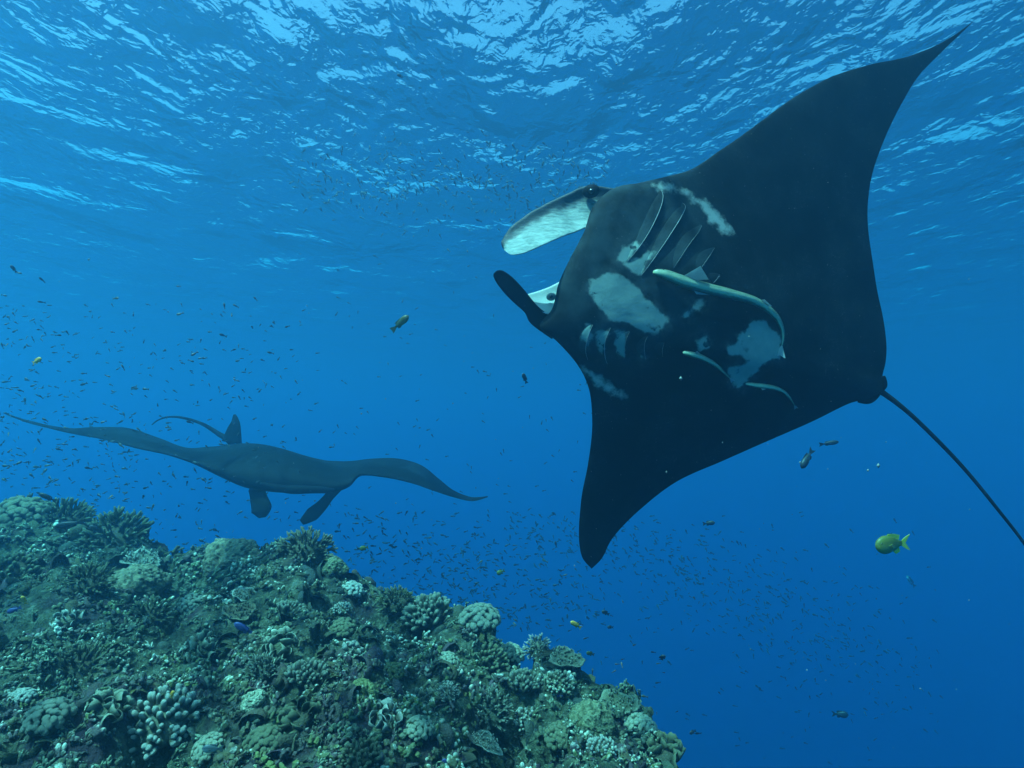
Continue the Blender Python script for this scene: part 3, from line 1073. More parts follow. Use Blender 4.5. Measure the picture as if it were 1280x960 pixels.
def scatter(name, templates, count, size, mat, seed, label, sel=None, lean=0.5):
    R = np.random.default_rng(seed)
    az, r, rc = REEF['az'], REEF['r'], REEF['rc']
    ok = (az > math.radians(-46)) & (az < math.radians(24)) & (r > 1.45) & (r < rc + 0.55)
    if sel is not None: ok &= sel
    cand = R.choice(np.nonzero(ok)[0], count * 2)
    dn = fbm(REEF['p'][cand] * 3.2, 2, seed + 50)
    ids = cand[np.argsort(-(dn + R.normal(0, .9, len(dn))))[:count]]
    hue = vnoise(REEF['p'][ids] * 2.6, 61) * .9 + vnoise(REEF['p'][ids] * 7, 62) * .35
    siz = 1 + .55 * vnoise(REEF['p'][ids] * 3.5, seed + 70)
    brt = vnoise(REEF['p'][ids] * 4.5, 66)
    V, T, H, G = [], [], [], []
    off = 0
    pick = R.integers(0, len(templates), count)
    for k, i in enumerate(ids):
        v, t, h = templates[pick[k]]
        d = np.linalg.norm(REEF['p'][i])
        s = size * siz[k] * R.uniform(.5, 1.35) * (0.55 + 0.45 * d / 3.0)
        sc = np.array([s * R.uniform(.8, 1.3), s * R.uniform(.8, 1.3), s * R.uniform(.7, 1.15)])
        V.append((v * sc) @ frame_of(REEF['n'][i], R, lean) + REEF['p'][i])
        T.append(t + off); H.append(h + R.normal(0, .10) + .28 * brt[k]); G.append(np.full(len(v), np.clip(.5 + .55 * hue[k] + R.normal(0, .06), 0, 1)))
        off += len(v)
    me = mesh_of(name, np.vstack(V), np.vstack(T), {'tip': np.concatenate(H), 'rnd': np.concatenate(G)}, True, mat)
    o = obj(name, me)
    tag(o, label, 'coral growth', kind='stuff')


_R = np.random.default_rng(5)
TF = [t_fingers(_R, 5, 1.0, .2, .6, 5) for _ in range(4)] + [t_knobs(_R, 8, .3, 5) for _ in range(4)]
TB = [t_branches(_R, 5, .09, 4) for _ in range(5)]
TL = [t_leaves(_R, 4) for _ in range(5)]
TD = [dome(1, .8, 7, 11, .13, k, 2.2) for k in range(5)]
scatter('coral_lumps', TD, 1500, 0.036, dark_growth, 3, 'low dark coral lumps covering the reef rock', lean=.3)
scatter('coral_stubs', TF, 8500, 0.030, growth_mat, 1, 'crowded stubby coral growth covering the reef')
scatter('coral_twigs', TB, 4200, 0.042, dark_growth, 2, 'small bushy twigs of coral and weed between the lumps')
scatter('coral_leaves', TL, 1100, 0.024, growth_mat, 4, 'small curled coral leaves crusting the reef')

# single colonies
PAL = {
    'white': ((0.15, 0.145, 0.10), (0.60, 0.60, 0.50)),
    'cream': ((0.10, 0.10, 0.055), (0.48, 0.48, 0.34)),
    'olive': ((0.06, 0.06, 0.025), (0.24, 0.24, 0.14)),
    'teal': ((0.075, 0.078, 0.055), (0.31, 0.32, 0.24)),
    'brown': ((0.08, 0.065, 0.04), (0.30, 0.27, 0.17)),
    'yellow': ((0.07, 0.08, 0.025), (0.20, 0.21, 0.09)),
    'violet': ((0.07, 0.06, 0.09), (0.25, 0.25, 0.30)),
}
CM = {k: coral_mat('coral_' + k, b, t, 0.35, 1.0) for k, (b, t) in PAL.items()}


def cmesh(name, vth, mat, rnd=0.5, smooth=True):
    v, t, h = vth
    return mesh_of(name, v, t, {'tip': h, 'rnd': np.full(len(v), rnd)}, smooth, mat)


def reef_at(px, py):
    d = Vector(P(px, py, 1.0)); d.normalize()
    h = REEF['bvh'].ray_cast(Vector((0, 0, 0)), d)
    for k in range(40):
        if h[0] is not None and h[3] < 7: break
        py += 3
        d = Vector(P(px, py, 1.0)); d.normalize()
        h = REEF['bvh'].ray_cast(Vector((0, 0, 0)), d)
    n = np.array(h[1])
    if n[2] < 0: n = -n
    return np.array(h[0]), n, h[3]


_cache = {}


def piece(kind, pal, k):
    key = (kind, pal, k)
    if key not in _cache:
        R = np.random.default_rng(hash((len(kind), len(pal), k)) % 9999)
        mat = CM[pal]
        if kind == 'finger':
            g = capsule((0, 0, -.15), (0, 0, 1), .30, .26, 8, 4, (k - 1) * .12)
        elif kind == 'knob':
            g = capsule((0, 0, -.3), (0, 0, .8), .55, .55, 8, 3, (k - 1) * .08)
        elif kind == 'branch':
            g = t_branches(R, 1, .09, 6)
            g2 = capsule((0, 0, -.1), (0, 0, 1.0), .12, .07, 6, 4, (k - 1) * .15)
            g3 = capsule((0, 0, .45), (.3, .1 * k, .85), .08, .06, 6, 2)
            g4 = capsule((0, 0, .3), (-.25, .2 - .15 * k, .7), .08, .06, 6, 2)
            g = join([g2, g3, g4])
        elif kind == 'leaf':
            g = leaf(.55, 1.0, (k - 1) * .55 + .2, 0, .11, 7, 5)
        elif kind == 'stub':
            g = capsule((0, 0, -.1), (0, 0, 1), .35, .28, 6, 2)
        v, t, h = g
        v = v * (1 + 0.10 * vnoise(v * 4 + k * 5, k)[:, None])
        _cache[key] = cmesh(kind, (v, t, h), mat)
    return _cache[key]


def set_frame(o, loc, M, s):
    """Local matrix from rows of axes M and scales s."""
    from mathutils import Matrix
    A = np.eye(4)
    A[:3, :3] = (M * np.asarray(s)[:, None]).T
    A[:3, 3] = loc
    o.matrix_local = Matrix(A.tolist())


def colony(kind, px, py, size, pal, label, seed, n=None, group=None):
    """size: width in the photograph's pixels."""
    R = np.random.default_rng(seed + 100)
    p, nr, d = reef_at(px, py)
    w = size * d / FPX * 0.5 * {'boulder': .8, 'table': .72}.get(kind, .92) * (.85 if pal == 'white' else 1)
    names = {'finger': 'finger_coral', 'knob': 'knobbly_coral', 'branch': 'branching_coral', 'leaf': 'leafy_coral', 'table': 'table_coral', 'boulder': 'boulder_coral'}
    root = empty(names[kind], p, label, 'coral', group)
    p = p + np.array([0, 0, w * .22]) - F_ * w * .15
    root.location = p
    z = nr * .4 + np.array([0, 0, .6]) - 0.15 * F_; z /= np.linalg.norm(z)
    x = np.cross(z, [0.2, 1, 0]); x /= np.linalg.norm(x); y = np.cross(z, x)
    M0 = np.stack([x, y, z], 0)
    if kind == 'table':
        v, t, h = t_plate(R, 26)
        v = v * [w, w * .85, w * .6] + [0, 0, w * .32]
        v = v * (1 + .10 * fbm(v / w * 3 + seed, 2, seed))[:, None]
        pl = obj('plate', cmesh('plate', (v @ M0, t, h), CM[pal]), root)
        n = n or int(50 + size / 2)
        for i in range(n):
            a = R.uniform(0, 6.28); q = math.sqrt(R.uniform(0.02, .95))
            c = obj('branchlet', piece('stub', pal, 0), pl)
            s = w * R.uniform(.08, .15)
            loc = np.array([q * math.cos(a) * w, q * math.sin(a) * w * .85, w * (.34 + .10 * q)])
            set_frame(c, loc @ M0, M0, (s, s, s * R.uniform(1, 2.0)))
        st = obj('stalk', cmesh('stalk', (capsule((0, 0, -w * .9), (0, 0, w * .1), w * .3, w * .35, 8, 3)[0] @ M0, capsule((0, 0, -w * .9), (0, 0, w * .1), w * .3, w * .35, 8, 3)[1], np.zeros(8 * 4 + 1)), CM['brown']), root)
        return
    if kind == 'boulder':
        v, t, h = dome(w, w * .8, 44, 84, .16, seed, 1.8)
        b = bumps(v / w * 3.2, seed) ; b2 = bumps(v / w * 9, seed + 3)
        v = v * (1 + .22 * b + .13 * b2 + .03 * vnoise(v / w * 25, 3))[:, None] * .8
        obj('dome', cmesh('dome', (v @ M0, t, np.clip(-.15 + h * .25 + .35 * b + .5 * b2, 0, 1)), CM[pal]), root)
        for i in range(3):
            a = R.uniform(0, 6.28)
            v, t, h = dome(w * .42, w * .36, 20, 34, .16, seed + i, 2.5)
            b2 = bumps(v / w * 9, seed + i); v = v * (1 + .16 * b2)[:, None]; h = h * .4 + .5 * b2
            obj('lobe', cmesh('lobe', ((v + [math.cos(a) * w * .85, math.sin(a) * w * .85, -w * .1]) @ M0, t, h), CM[pal]), root)
        return
    v, t, h = dome(w * .62, w * .38, 9, 18, .12, seed, 2.0)
    base = obj('base', cmesh('base', (v @ M0, t, h * .3), CM['brown' if pal in ('olive', 'brown', 'yellow') else pal]), root)
    n = n or {'finger': 54, 'knob': 74, 'branch': 40, 'leaf': 18}[kind]
    n = int(n * min(1.5, .55 + size / 90))
    for i in range(n):
        f = (i + .5) / n
        th = math.acos(1 - f * .95) ; a = i * 2.39996 + R.normal(0, .25)
        dr = np.array([math.sin(th) * math.cos(a), math.sin(th) * math.sin(a), math.cos(th)])
        loc = dr * ([w * .72, w * .72, w * .34] if kind in ('finger', 'leaf') else [w * .60, w * .60, w * .40])
        up = {'finger': .9, 'knob': .35, 'branch': .2, 'leaf': 1.2}[kind]
        zz_ = dr + np.array([0, 0, up]) + R.normal(0, .16, 3); zz_ /= np.linalg.norm(zz_)
        xx = np.cross(zz_, R.normal(0, 1, 3)); xx /= np.linalg.norm(xx); yy = np.cross(zz_, xx)
        k = {'finger': .46, 'knob': .40, 'branch': .66, 'leaf': .40}[kind] * w * math.sqrt(24 / n) * R.uniform(.75, 1.2)
        c = obj(kind, piece(kind, pal, int(R.integers(0, 3))), base)
        g = {'finger': (.95, .95, 1.0), 'knob': (.95, .95, .9), 'branch': (1, 1, 1), 'leaf': (1.1, 1, 1)}[kind]
        set_frame(c, loc @ M0, np.stack([xx, yy, zz_], 0) @ M0, np.array(g) * k)


HEROES = [
    ('finger', 207, 912, 100, 'white', 'brightest white-tipped finger coral near the bottom left of the reef'),
    ('leaf', 138, 893, 44, 'cream', 'pale leafy coral just left of the bright white finger coral'),
    ('knob', 262, 940, 46, 'cream', 'cream knobbly coral low in front of the bright finger coral'),
    ('boulder', 318, 878, 28, 'cream', 'small smooth pale boulder coral right of the bright finger coral'),
    ('table', 178, 712, 62, 'white', 'pale flat table coral in the notch behind the left mound'),
    ('boulder', 172, 737, 62, 'brown', 'brown ridged dome coral directly below the pale flat table coral'),
    ('branch', 148, 684, 80, 'olive', 'round bushy olive coral head on the left skyline of the reef'),
    ('branch', 85, 660, 60, 'olive', 'bushy coral on the skyline left of the round coral head'),
    ('knob', 30, 655, 74, 'brown', 'brown knobbly mound at the far left end of the skyline'),
    ('branch', 385, 696, 72, 'brown', 'brown bushy coral on the peak below the distant manta'),
    ('boulder', 290, 703, 66, 'brown', 'flat-topped brown boulder coral left of the skyline peak'),
    ('boulder', 418, 712, 34, 'olive', 'olive boulder coral on the right shoulder of the skyline peak'),
    ('table', 306, 750, 40, 'white', 'small plate coral with a bright white edge below the boulder coral'),
    ('knob', 442, 742, 46, 'white', 'white knobbed coral where the skyline steps down to the right'),
    ('finger', 428, 765, 30, 'white', 'little white finger coral below the white knobbed coral'),
    ('knob', 600, 782, 72, 'teal', 'large grey-green knobbly dome on the middle of the skyline'),
    ('knob', 640, 795, 44, 'cream', 'smaller knobbly dome leaning against the right of the large one'),
    ('finger', 535, 775, 70, 'teal', 'grey-green finger coral thicket left of the large knobbly dome'),
    ('branch', 495, 760, 50, 'olive', 'dark olive bush of coral on the skyline left of the finger thicket'),
    ('branch', 672, 812, 44, 'white', 'pale staghorn coral standing up on the edge of the drop'),
    ('table', 706, 833, 54, 'teal', 'overhanging table coral jutting out over the drop'),
    ('finger', 700, 860, 40, 'cream', 'cream finger coral tucked under the overhanging table coral'),
    ('table', 772, 892, 60, 'cream', 'cream-rimmed plate coral topping the last hump before the drop'),
    ('knob', 800, 915, 52, 'cream', 'knobbly dome coral on the last hump beside the plate coral'),
    ('leaf', 830, 948, 50, 'olive', 'olive leafy coral at the lowest right edge of the reef'),
    ('finger', 752, 940, 46, 'white', 'white finger coral cluster at the bottom right of the reef'),
    ('boulder', 742, 905, 52, 'olive', 'dark olive boulder coral above the bottom right finger coral'),
    ('leaf', 440, 818, 32, 'white', 'small bright white coral leaves below the knobbed coral'),
    ('leaf', 478, 908, 62, 'white', 'curled white leafy coral in the middle of the foreground'),
    ('knob', 525, 915, 44, 'cream', 'stout cream knobs right of the curled white leafy coral'),
    ('finger', 452, 952, 52, 'olive', 'olive finger coral at the bottom edge below the curled leaves'),
    ('branch', 560, 872, 34, 'white', 'small white branching coral behind the stout cream knobs'),
    ('branch', 612, 896, 60, 'teal', 'grey-green branching coral with pale tips in the foreground'),
    ('table', 604, 938, 56, 'white', 'white-rimmed saucer coral at the bottom middle of the picture'),
    ('leaf', 530, 878, 32, 'teal', 'small grey-green leafy coral between white branches and curled leaves'),
    ('knob', 490, 845, 40, 'yellow', 'mustard yellow knobbly coral in the middle of the slope'),
    ('boulder', 590, 878, 26, 'yellow', 'mossy yellow-green cushion coral behind the grey-green branches'),
    ('boulder', 455, 870, 40, 'yellow', 'mossy yellow-green mound above the curled white leaves'),
    ('finger', 612, 830, 52, 'olive', 'olive finger coral on the shaded slope below the large dome'),
    ('knob', 560, 830, 38, 'cream', 'round cream knobs on the shaded slope below the finger thicket'),
    ('finger', 655, 858, 46, 'teal', 'grey-green finger coral halfway down the right slope'),
    ('finger', 660, 905, 44, 'white', 'frosted white finger coral right of the grey-green branches'),
    ('knob', 700, 925, 50, 'olive', 'olive knobbly coral between the two frosted white finger corals'),
    ('leaf', 85, 780, 34, 'white', 'small white coral leaves on the left slope under the skyline'),
    ('knob', 30, 876, 38, 'white', 'white knobs at the left edge of the picture'),
    ('knob', 65, 905, 62, 'teal', 'grey-green knobbly coral in the bottom left corner'),
    ('branch', 330, 845, 46, 'teal', 'grey-green branching coral in the centre of the left slope'),
    ('leaf', 350, 815, 44, 'cream', 'cream coral leaves above the grey-green branching coral'),
    ('finger', 385, 850, 54, 'teal', 'teal finger coral right of the grey-green branching coral'),
    ('leaf', 255, 815, 40, 'cream', 'cream leaf coral on the left slope under the dark hollow'),
    ('branch', 190, 775, 46, 'olive', 'olive bush coral on the left slope under the brown dome'),
    ('knob', 240, 760, 38, 'teal', 'teal knobbly coral under the notch in the skyline'),
    ('finger', 365, 770, 44, 'teal', 'teal finger coral on the face under the skyline peak'),
    ('leaf', 375, 905, 56, 'olive', 'olive leaf coral in the foreground right of the small pale boulder'),
    ('knob', 330, 935, 58, 'olive', 'olive knobbly coral at the bottom edge left of centre'),
    ('branch', 100, 845, 60, 'olive', 'dark olive coral bush above the grey-green corner knobs'),
    ('table', 300, 775, 48, 'brown', 'thin brown plate coral below the white-edged plate'),
    ('finger', 20, 720, 50, 'olive', 'olive finger coral at the left edge below the skyline mound'),
    ('branch', 115, 735, 52, 'olive', 'olive twiggy coral on the left below the bushy heads'),
    ('knob', 430, 790, 42, 'olive', 'olive knobs under the white knobbed coral'),
]
for k, (kind, x, y, sz, pal, lab) in enumerate(HEROES):
    colony(kind, x, y, sz, pal, lab, k)


def small_corals():
    R = np.random.default_rng(77)
    lib = []
    kinds = [('finger_coral', lambda: t_fingers(R, 9, 1.0, .17, .7, 6), 'small stubby finger coral crowded among others on the reef slope', 'small finger corals on the reef slope'),
             ('knobbly_coral', lambda: t_knobs(R, 16, .26, 6), 'small round knobbly coral crowded among others on the reef slope', 'small knobbly corals on the reef slope'),
             ('branching_coral', lambda: t_branches(R, 10, .07, 5), 'small twiggy coral crowded among others on the reef slope', 'small twiggy corals on the reef slope'),
             ('leafy_coral', lambda: t_leaves(R, 8), 'small curly leafed coral crowded among others on the reef slope', 'small leafy corals on the reef slope'),
             ('plate_coral', lambda: t_plate(R, 16), 'small saucer shaped coral crowded among others on the reef slope', 'small saucer corals on the reef slope')]
    pals = ['cream', 'olive', 'teal', 'brown', 'teal', 'olive', 'cream', 'violet', 'yellow', 'white']
    for kn, fn, lab, grp in kinds:
        pl = [pals[(i * 3 + len(kn)) % 10] for i in range(7)]
        lib.append((kn, [(cmesh(kn, fn(), CM[q]), {'teal': 'grey-green'}.get(q, q)) for q in pl], lab, grp))
    az, r, rc = REEF['az'], REEF['r'], REEF['rc']
    ok = np.nonzero((az > math.radians(-43)) & (az < math.radians(20)) & (r > 1.9) & (r < rc + .12) & (REEF['n'][:, 2] > .3))[0]
    used = []
    n = 0
    from mathutils import Matrix
    for _try in range(12000):
        if n >= 235: break
        i = int(R.choice(ok))
        p = REEF['p'][i]
        q = project(p[None])[0]
        if q[0] < 5 or q[0] > 870 or q[1] > 955 or any((q[0] - a) ** 2 + (q[1] - b) ** 2 < 160 for a, b in used): continue
        d = Vector(p); L = d.length; d.normalize()
        h = REEF['bvh'].ray_cast(Vector((0, 0, 0)), d)
        if h[0] is not None and h[3] < L - 0.04: continue
        used.append(tuple(q))
        kn, ms, lab, grp = lib[int(R.choice(5, p=[.28, .26, .16, .2, .10]))]
        me, cw = ms[int(R.integers(0, 7))]
        side = 'left half' if q[0] < 420 else 'right half'
        o = obj(kn, me)
        s = R.uniform(9, 19) * L / FPX
        M = frame_of(REEF['n'][i], R, .5)
        A = np.eye(4); A[:3, :3] = (M * np.array([s, s, s * R.uniform(.8, 1.2)])[:, None]).T; A[:3, 3] = p
        o.matrix_world = Matrix(A.tolist())
        tag(o, lab.replace('small ', 'small ' + cw + ' ').replace('on the reef slope', 'on the ' + side + ' of the reef'), 'coral', grp.replace('small ', 'small ' + cw + ' ') + ', ' + side)
        n += 1


small_corals()


# ------------------------------------------------------------------ fish
def fish_parts(hr=0.3, tr=0.14, n=9, m=8, fork=0.5, tail=0.24, fins=True, blunt=1.0):
    """A fish one unit long, nose at +x 0.5. Returns body, fins as (verts, faces, attr)."""
    s = np.linspace(0, 1, n)
    x = 0.5 - s * (1 - tail)
    hp = hr * .5 * np.sin(np.pi * np.clip(s, 0, 1) ** (0.68 / blunt)) ** 0.95 + 0.018 + 0.02 * s
    hp[0] = 0.02; hp[-1] = hr * .14 + .008
    tp = tr * .5 * np.sin(np.pi * s ** 0.6) ** .8 + .008
    a = np.linspace(0, 2 * math.pi, m, endpoint=False)
    rg = np.stack([np.stack([np.full(m, X), T * np.cos(a), H * np.sin(a)], 1) for X, T, H in zip(x, tp, hp)])
    V, Fc = loft(rg)
    bel = 0.5 - V[:, 2] / hr
    out = {'body': (V, Fc, bel)}

    def plate(poly, y=0.006):
        P0 = np.array([(px, 0, pz) for px, pz in poly]); k = len(P0)
        Vp = np.vstack([P0 + [0, y, 0], P0 - [0, y, 0]])
        c = P0.mean(0); Vp = np.vstack([Vp, c + [0, y, 0], c - [0, y, 0]])
        T = [(j, (j + 1) % k, 2 * k) for j in range(k)] + [((j + 1) % k + k, j + k, 2 * k + 1) for j in range(k)]
        T += [(j, j + k, (j + 1) % k + k) for j in range(k)] + [(j, (j + 1) % k + k, (j + 1) % k) for j in range(k)]
        return Vp, [np.array(T)], np.full(len(Vp), .4)
    e = -.5 + tail; w = hr * .42 + .03
    out['tail_fin'] = plate([(e + .03, hr * .12), (e - tail * .5, w * .75), (-.5, w), (-.5 + tail * fork * .75, 0), (-.5, -w), (e - tail * .5, -w * .75), (e + .03, -hr * .12)])
    if fins:
        out['dorsal_fin'] = plate([(.24, hr * .40), (.12, hr * .62), (-.08, hr * .60), (-.2, hr * .52), (-.17, hr * .2), (.05, hr * .35)])
        out['anal_fin'] = plate([(.02, -hr * .40), (-.08, -hr * .62), (-.2, -hr * .5), (-.17, -hr * .2), (-.05, -hr * .3)])
        out['pectoral_fin'] = plate([(.2, -.01), (.1, .03), (.04, -.05), (.1, -.06)], tr * .6)
    return out


def merge(parts):
    V, Fs, At, off = [], [], [], 0
    for v, f, a in parts:
        V.append(v); At.append(a)
        for q in f: Fs.append(q + off)
        off += len(v)
    return np.vstack(V), Fs, np.concatenate(At)


def heading(ang, yaw, roll=0.0):
    """Nose direction: ang in the picture (degrees, 0 right, 90 up), yaw toward (+) or away from the camera."""
    a, y = math.radians(ang), math.radians(yaw)
    x = (R_ * math.cos(a) + U_ * math.sin(a)) * math.cos(y) - F_ * math.sin(y)
    up = -R_ * math.sin(a) + U_ * math.cos(a)
    if math.cos(a) < 0: up = -up
    yv = np.cross(up, x); yv /= np.linalg.norm(yv)
    z = np.cross(x, yv)
    return np.stack([x, yv, z], 0)


def place(o, loc, M, s):
    from mathutils import Matrix
    A = np.eye(4); A[:3, :3] = (M * s).T; A[:3, 3] = loc
    o.matrix_world = Matrix(A.tolist())


FM = {
    'dark': fish_mat('fish_dark', (0.02, 0.025, 0.03), (0.05, 0.06, 0.07)),
    'olive': fish_mat('fish_olive', (0.05, 0.06, 0.02), (0.20, 0.20, 0.07)),
    'brown': fish_mat('fish_brown', (0.08, 0.06, 0.04), (0.22, 0.16, 0.10)),
    'orange': fish_mat('fish_orange', (0.75, 0.35, 0.05), (0.85, 0.50, 0.12)),
    'yellow': fish_mat('fish_yellow', (0.13, 0.14, 0.02), (0.26, 0.26, 0.04)),
    'blue': fish_mat('fish_blue', (0.035, 0.045, 0.16), (0.06, 0.08, 0.26)),
    'silver': fish_mat('fish_silver', (0.06, 0.08, 0.09), (0.35, 0.42, 0.42)),
}
yellow_fin = fish_mat('fish_yellow_fin', (0.50, 0.48, 0.04), (0.55, 0.52, 0.05))


def fish(px, py, d, ln, ang, yaw, mat, label, hr=.3, tr=.14, fork=.5, name='reef_fish', cat='fish', group=None, finmat=None, fins=True, hi=False):
    s = ln * d / FPX / max(.5, math.cos(math.radians(yaw)))
    root = empty(name, P(px, py, d), label, cat, group)
    fp = fish_parts(hr, tr, 16 if hi else 10, 14 if hi else 8, fork, fins=fins)
    M = heading(ang, yaw)
    for k, (v, f, a) in fp.items():
        o = obj(k, mesh_of(k, v, f, {'belly': a}, k == 'body', FM[mat] if k in ('body', 'pectoral_fin') or finmat is None else finmat), root)
        o.matrix_local = root.matrix_world.inverted() if False else o.matrix_local
        from mathutils import Matrix
        A = np.eye(4); A[:3, :3] = (M * s).T
        o.matrix_local = Matrix(A.tolist())
    if hi or ln > 12:
        for sg in (1, -1):
            v, f = tube([(.36, sg * tr * .28, hr * .1), (.36, sg * tr * .47, hr * .1)], hr * .085, 8)
            e = obj('eye', mesh_of('eye', v, f, None, True, eye_dark), root)
            from mathutils import Matrix
            A = np.eye(4); A[:3, :3] = (M * s).T
            e.matrix_local = Matrix(A.tolist())
    return root


fish(1116, 680, 3.0, 50, 182, 12, 'yellow', 'yellow damselfish with forked tail in open water under the manta tail', .40, .17, .9, 'damselfish', finmat=yellow_fin, hi=True)
fish(500, 404, 3.6, 29, 40, 10, 'olive', 'slender olive wrasse alone in open water left of the near manta', .26, .14, .15, 'wrasse')
fish(1009, 573, 4.2, 30, 232, 15, 'dark', 'dark fish with spread tail swimming down behind the near manta', .26, .2, .5)
fish(1036, 554, 4.6, 23, 10, 10, 'dark', 'slim dark fish just right of the downward swimming one', .2, .14, .3)
fish(886, 654, 4.8, 15, 8, 10, 'dark', 'small dark fish alone under the lower wing of the near manta', .34, .2, .3)
fish(656, 473, 4.4, 14, 112, 20, 'dark', 'tiny dark fish beside the lower head of the near manta', .3, .18, .3)
fish(1050, 893, 5.5, 18, 5, 20, 'dark', 'dark fish in the deep blue low on the right', .4, .2, .6)
fish(1139, 727, 11.0, 20, 130, 10, 'silver', 'faint distant fish below the yellow damselfish', .2, .12, .5)
fish(500, 95, 5.0, 8, 150, 10, 'dark', 'tiny dark fish high up under the rippled surface', .4, .2, .4)
fish(17, 336, 5.0, 10, 120, 20, 'dark', 'small dark fish alone at the left edge of the picture', .35, .2, .4)
fish(46, 451, 4.0, 15, 25, 10, 'orange', 'orange-brown fish at the left edge above the loose cloud', .36, .16, .5)
fish(118, 660, 3.8, 15, 175, 5, 'dark', 'plump black fish on the skyline of the left mound', .5, .22, .3)
fish(88, 655, 3.6, 34, 188, 12, 'dark', 'long dark fish gliding along the left skyline of the reef', .2, .12, .4)
fish(60, 622, 3.8, 22, 150, 12, 'dark', 'dark fish angled upward over the left mound', .24, .14, .4)
fish(720, 781, 3.4, 17, 145, 10, 'orange', 'orange fish above the staghorn on the edge of the drop', .3, .16, .4)
fish(757, 766, 3.8, 11, 150, 10, 'dark', 'dark fish right above the orange one by the drop', .4, .2, .4)
fish(763, 784, 3.8, 8, 175, 10, 'dark', 'tiny dark fish just below the pair by the drop', .45, .2, .4)
fish(828, 822, 3.6, 10, 80, 40, 'dark', 'upright black fish off the last hump of the reef', .5, .25, .4)
fish(738, 817, 3.5, 11, 160, 10, 'olive', 'olive fish beside the overhanging table coral', .42, .2, .4)
fish(866, 915, 3.2, 9, 200, 10, 'dark', 'small black fish in the blue right of the reef foot', .5, .2, .4)
fish(455, 685, 4.4, 11, 190, 10, 'yellow', 'small yellow fish above the step in the skyline', .5, .2, .4)
fish(626, 715, 4.2, 11, 200, 10, 'yellow', 'small yellow fish above the large knobbly dome', .5, .2, .4)
fish(305, 786, 2.9, 28, 145, 8, 'blue', 'purple-blue fish under the brown plate coral', .28, .14, .5)
fish(430, 737, 3.6, 10, 170, 5, 'blue', 'little blue fish on the skyline by the white knobs', .35, .16, .5)
fish(30, 750, 3.0, 12, 100, 20, 'orange', 'upright orange fish on the left slope', .4, .18, .5)
fish(215, 868, 2.2, 12, 60, 10, 'orange', 'orange fish just above the bright white finger coral', .38, .18, .5)
fish(90, 925, 2.1, 26, 160, 8, 'blue', 'purple-blue fish near the bottom left corner', .3, .14, .5)
fish(266, 936, 2.0, 26, 175, 8, 'silver', 'silvery fish near the bottom right of the finger coral', .36, .16, .5)
fish(18, 762, 2.9, 18, 200, 8, 'blue', 'dark blue fish at the left edge of the slope', .3, .14, .5)
fish(700, 870, 2.7, 8, 10, 8, 'blue', 'bright blue speck of a fish under the table coral', .35, .16, .5)
fish(560, 952, 2.1, 16, 160, 8, 'blue', 'blue fish at the bottom edge in the middle', .3, .14, .5)

# the loose clouds of little fish: the largest are objects of their own
small_lib = {}
for nm in ('dark', 'brown', 'silver', 'orange'):
    for q, (hr, tr, fk) in enumerate(((.26, .13, .6), (.32, .15, .5), (.21, .12, .7))):
        fp = fish_parts(hr, tr, 6, 6, fk, fins=False)
        v, f, a = merge(list(fp.values()))
        small_lib[nm, q] = mesh_of('small_fish', v, f, {'belly': a}, True, FM[nm])
RAWLIB = []
for hr, tr, fk in ((.24, .13, .6), (.3, .15, .5)):
    v, f, a = merge(list(fish_parts(hr, tr, 4, 4, fk, fins=False).values()))
    tri = []
    for q in f: tri += [(t[0], t[j], t[j + 1]) for t in q for j in range(1, len(t) - 1)]
    RAWLIB.append((v, np.array(tri), a))


def clear_of_reef(p):
    d = Vector(p); L = d.length; d.normalize()
    h = REEF['bvh'].ray_cast(Vector((0, 0, 0)), d)
    return h[0] is None or h[3] > L + .05


def cloud_individual(seed, count, region, dist, length, label, dens, mats):
    R = np.random.default_rng(seed)
    n = 0
    x0, y0, x1, y1 = region
    while n < count:
        x, y = R.uniform(x0, x1), R.uniform(y0, y1)
        if R.uniform() > dens(x, y): continue
        d = R.uniform(*dist)
        p = P(x, y, d)
        if not clear_of_reef(p): continue
        nm = mats[int(R.integers(0, len(mats)))]
        word = {'dark': 'dark', 'brown': 'brown', 'silver': 'silvery'}[nm]
        lab, grp = label(x, y, word)
        o = obj('small_fish', small_lib[nm, int(R.integers(0, 3))])
        ang = R.normal(0, 30) + (170 if R.uniform() < .65 else 20)
        place(o, p, heading(ang, R.normal(0, 35)), R.uniform(*length) * d / FPX)
        tag(o, lab, 'fish', grp)
        n += 1


def left_d(x, y):
    return max(0.03, 1 - x / 420) * np.interp(y, [340, 400, 470, 560, 700], [.05, .35, .7, .9, 1.0])


def mid_d(x, y):
    cx = 480 + (y - 650) * .9
    return math.exp(-((x - cx - 40) / 120) ** 2) * np.interp(y, [640, 690, 740, 790], [.3, .9, 1, .7])


def left_l(x, y, w):
    if y < 515: where = 'above the long left wing of the distant manta'
    elif x < 200: where = 'between the left mound of reef and the distant manta'
    else: where = 'under the distant manta and over the reef skyline'
    return 'small ' + w + ' fish ' + where, 'small ' + w + ' fish ' + where


def mid_l(x, y, w):
    where = 'left part' if x < 560 else 'right part'
    return 'small ' + w + ' fish in the ' + where + ' of the middle school', w + ' fish in the ' + where + ' of the middle school'


def drop_l(x, y, w):
    where = 'beside the upper edge of the drop off' if y < 840 else 'beside the foot of the drop off'
    return 'tiny ' + w + ' fish drifting ' + where, 'tiny ' + w + ' fish ' + where


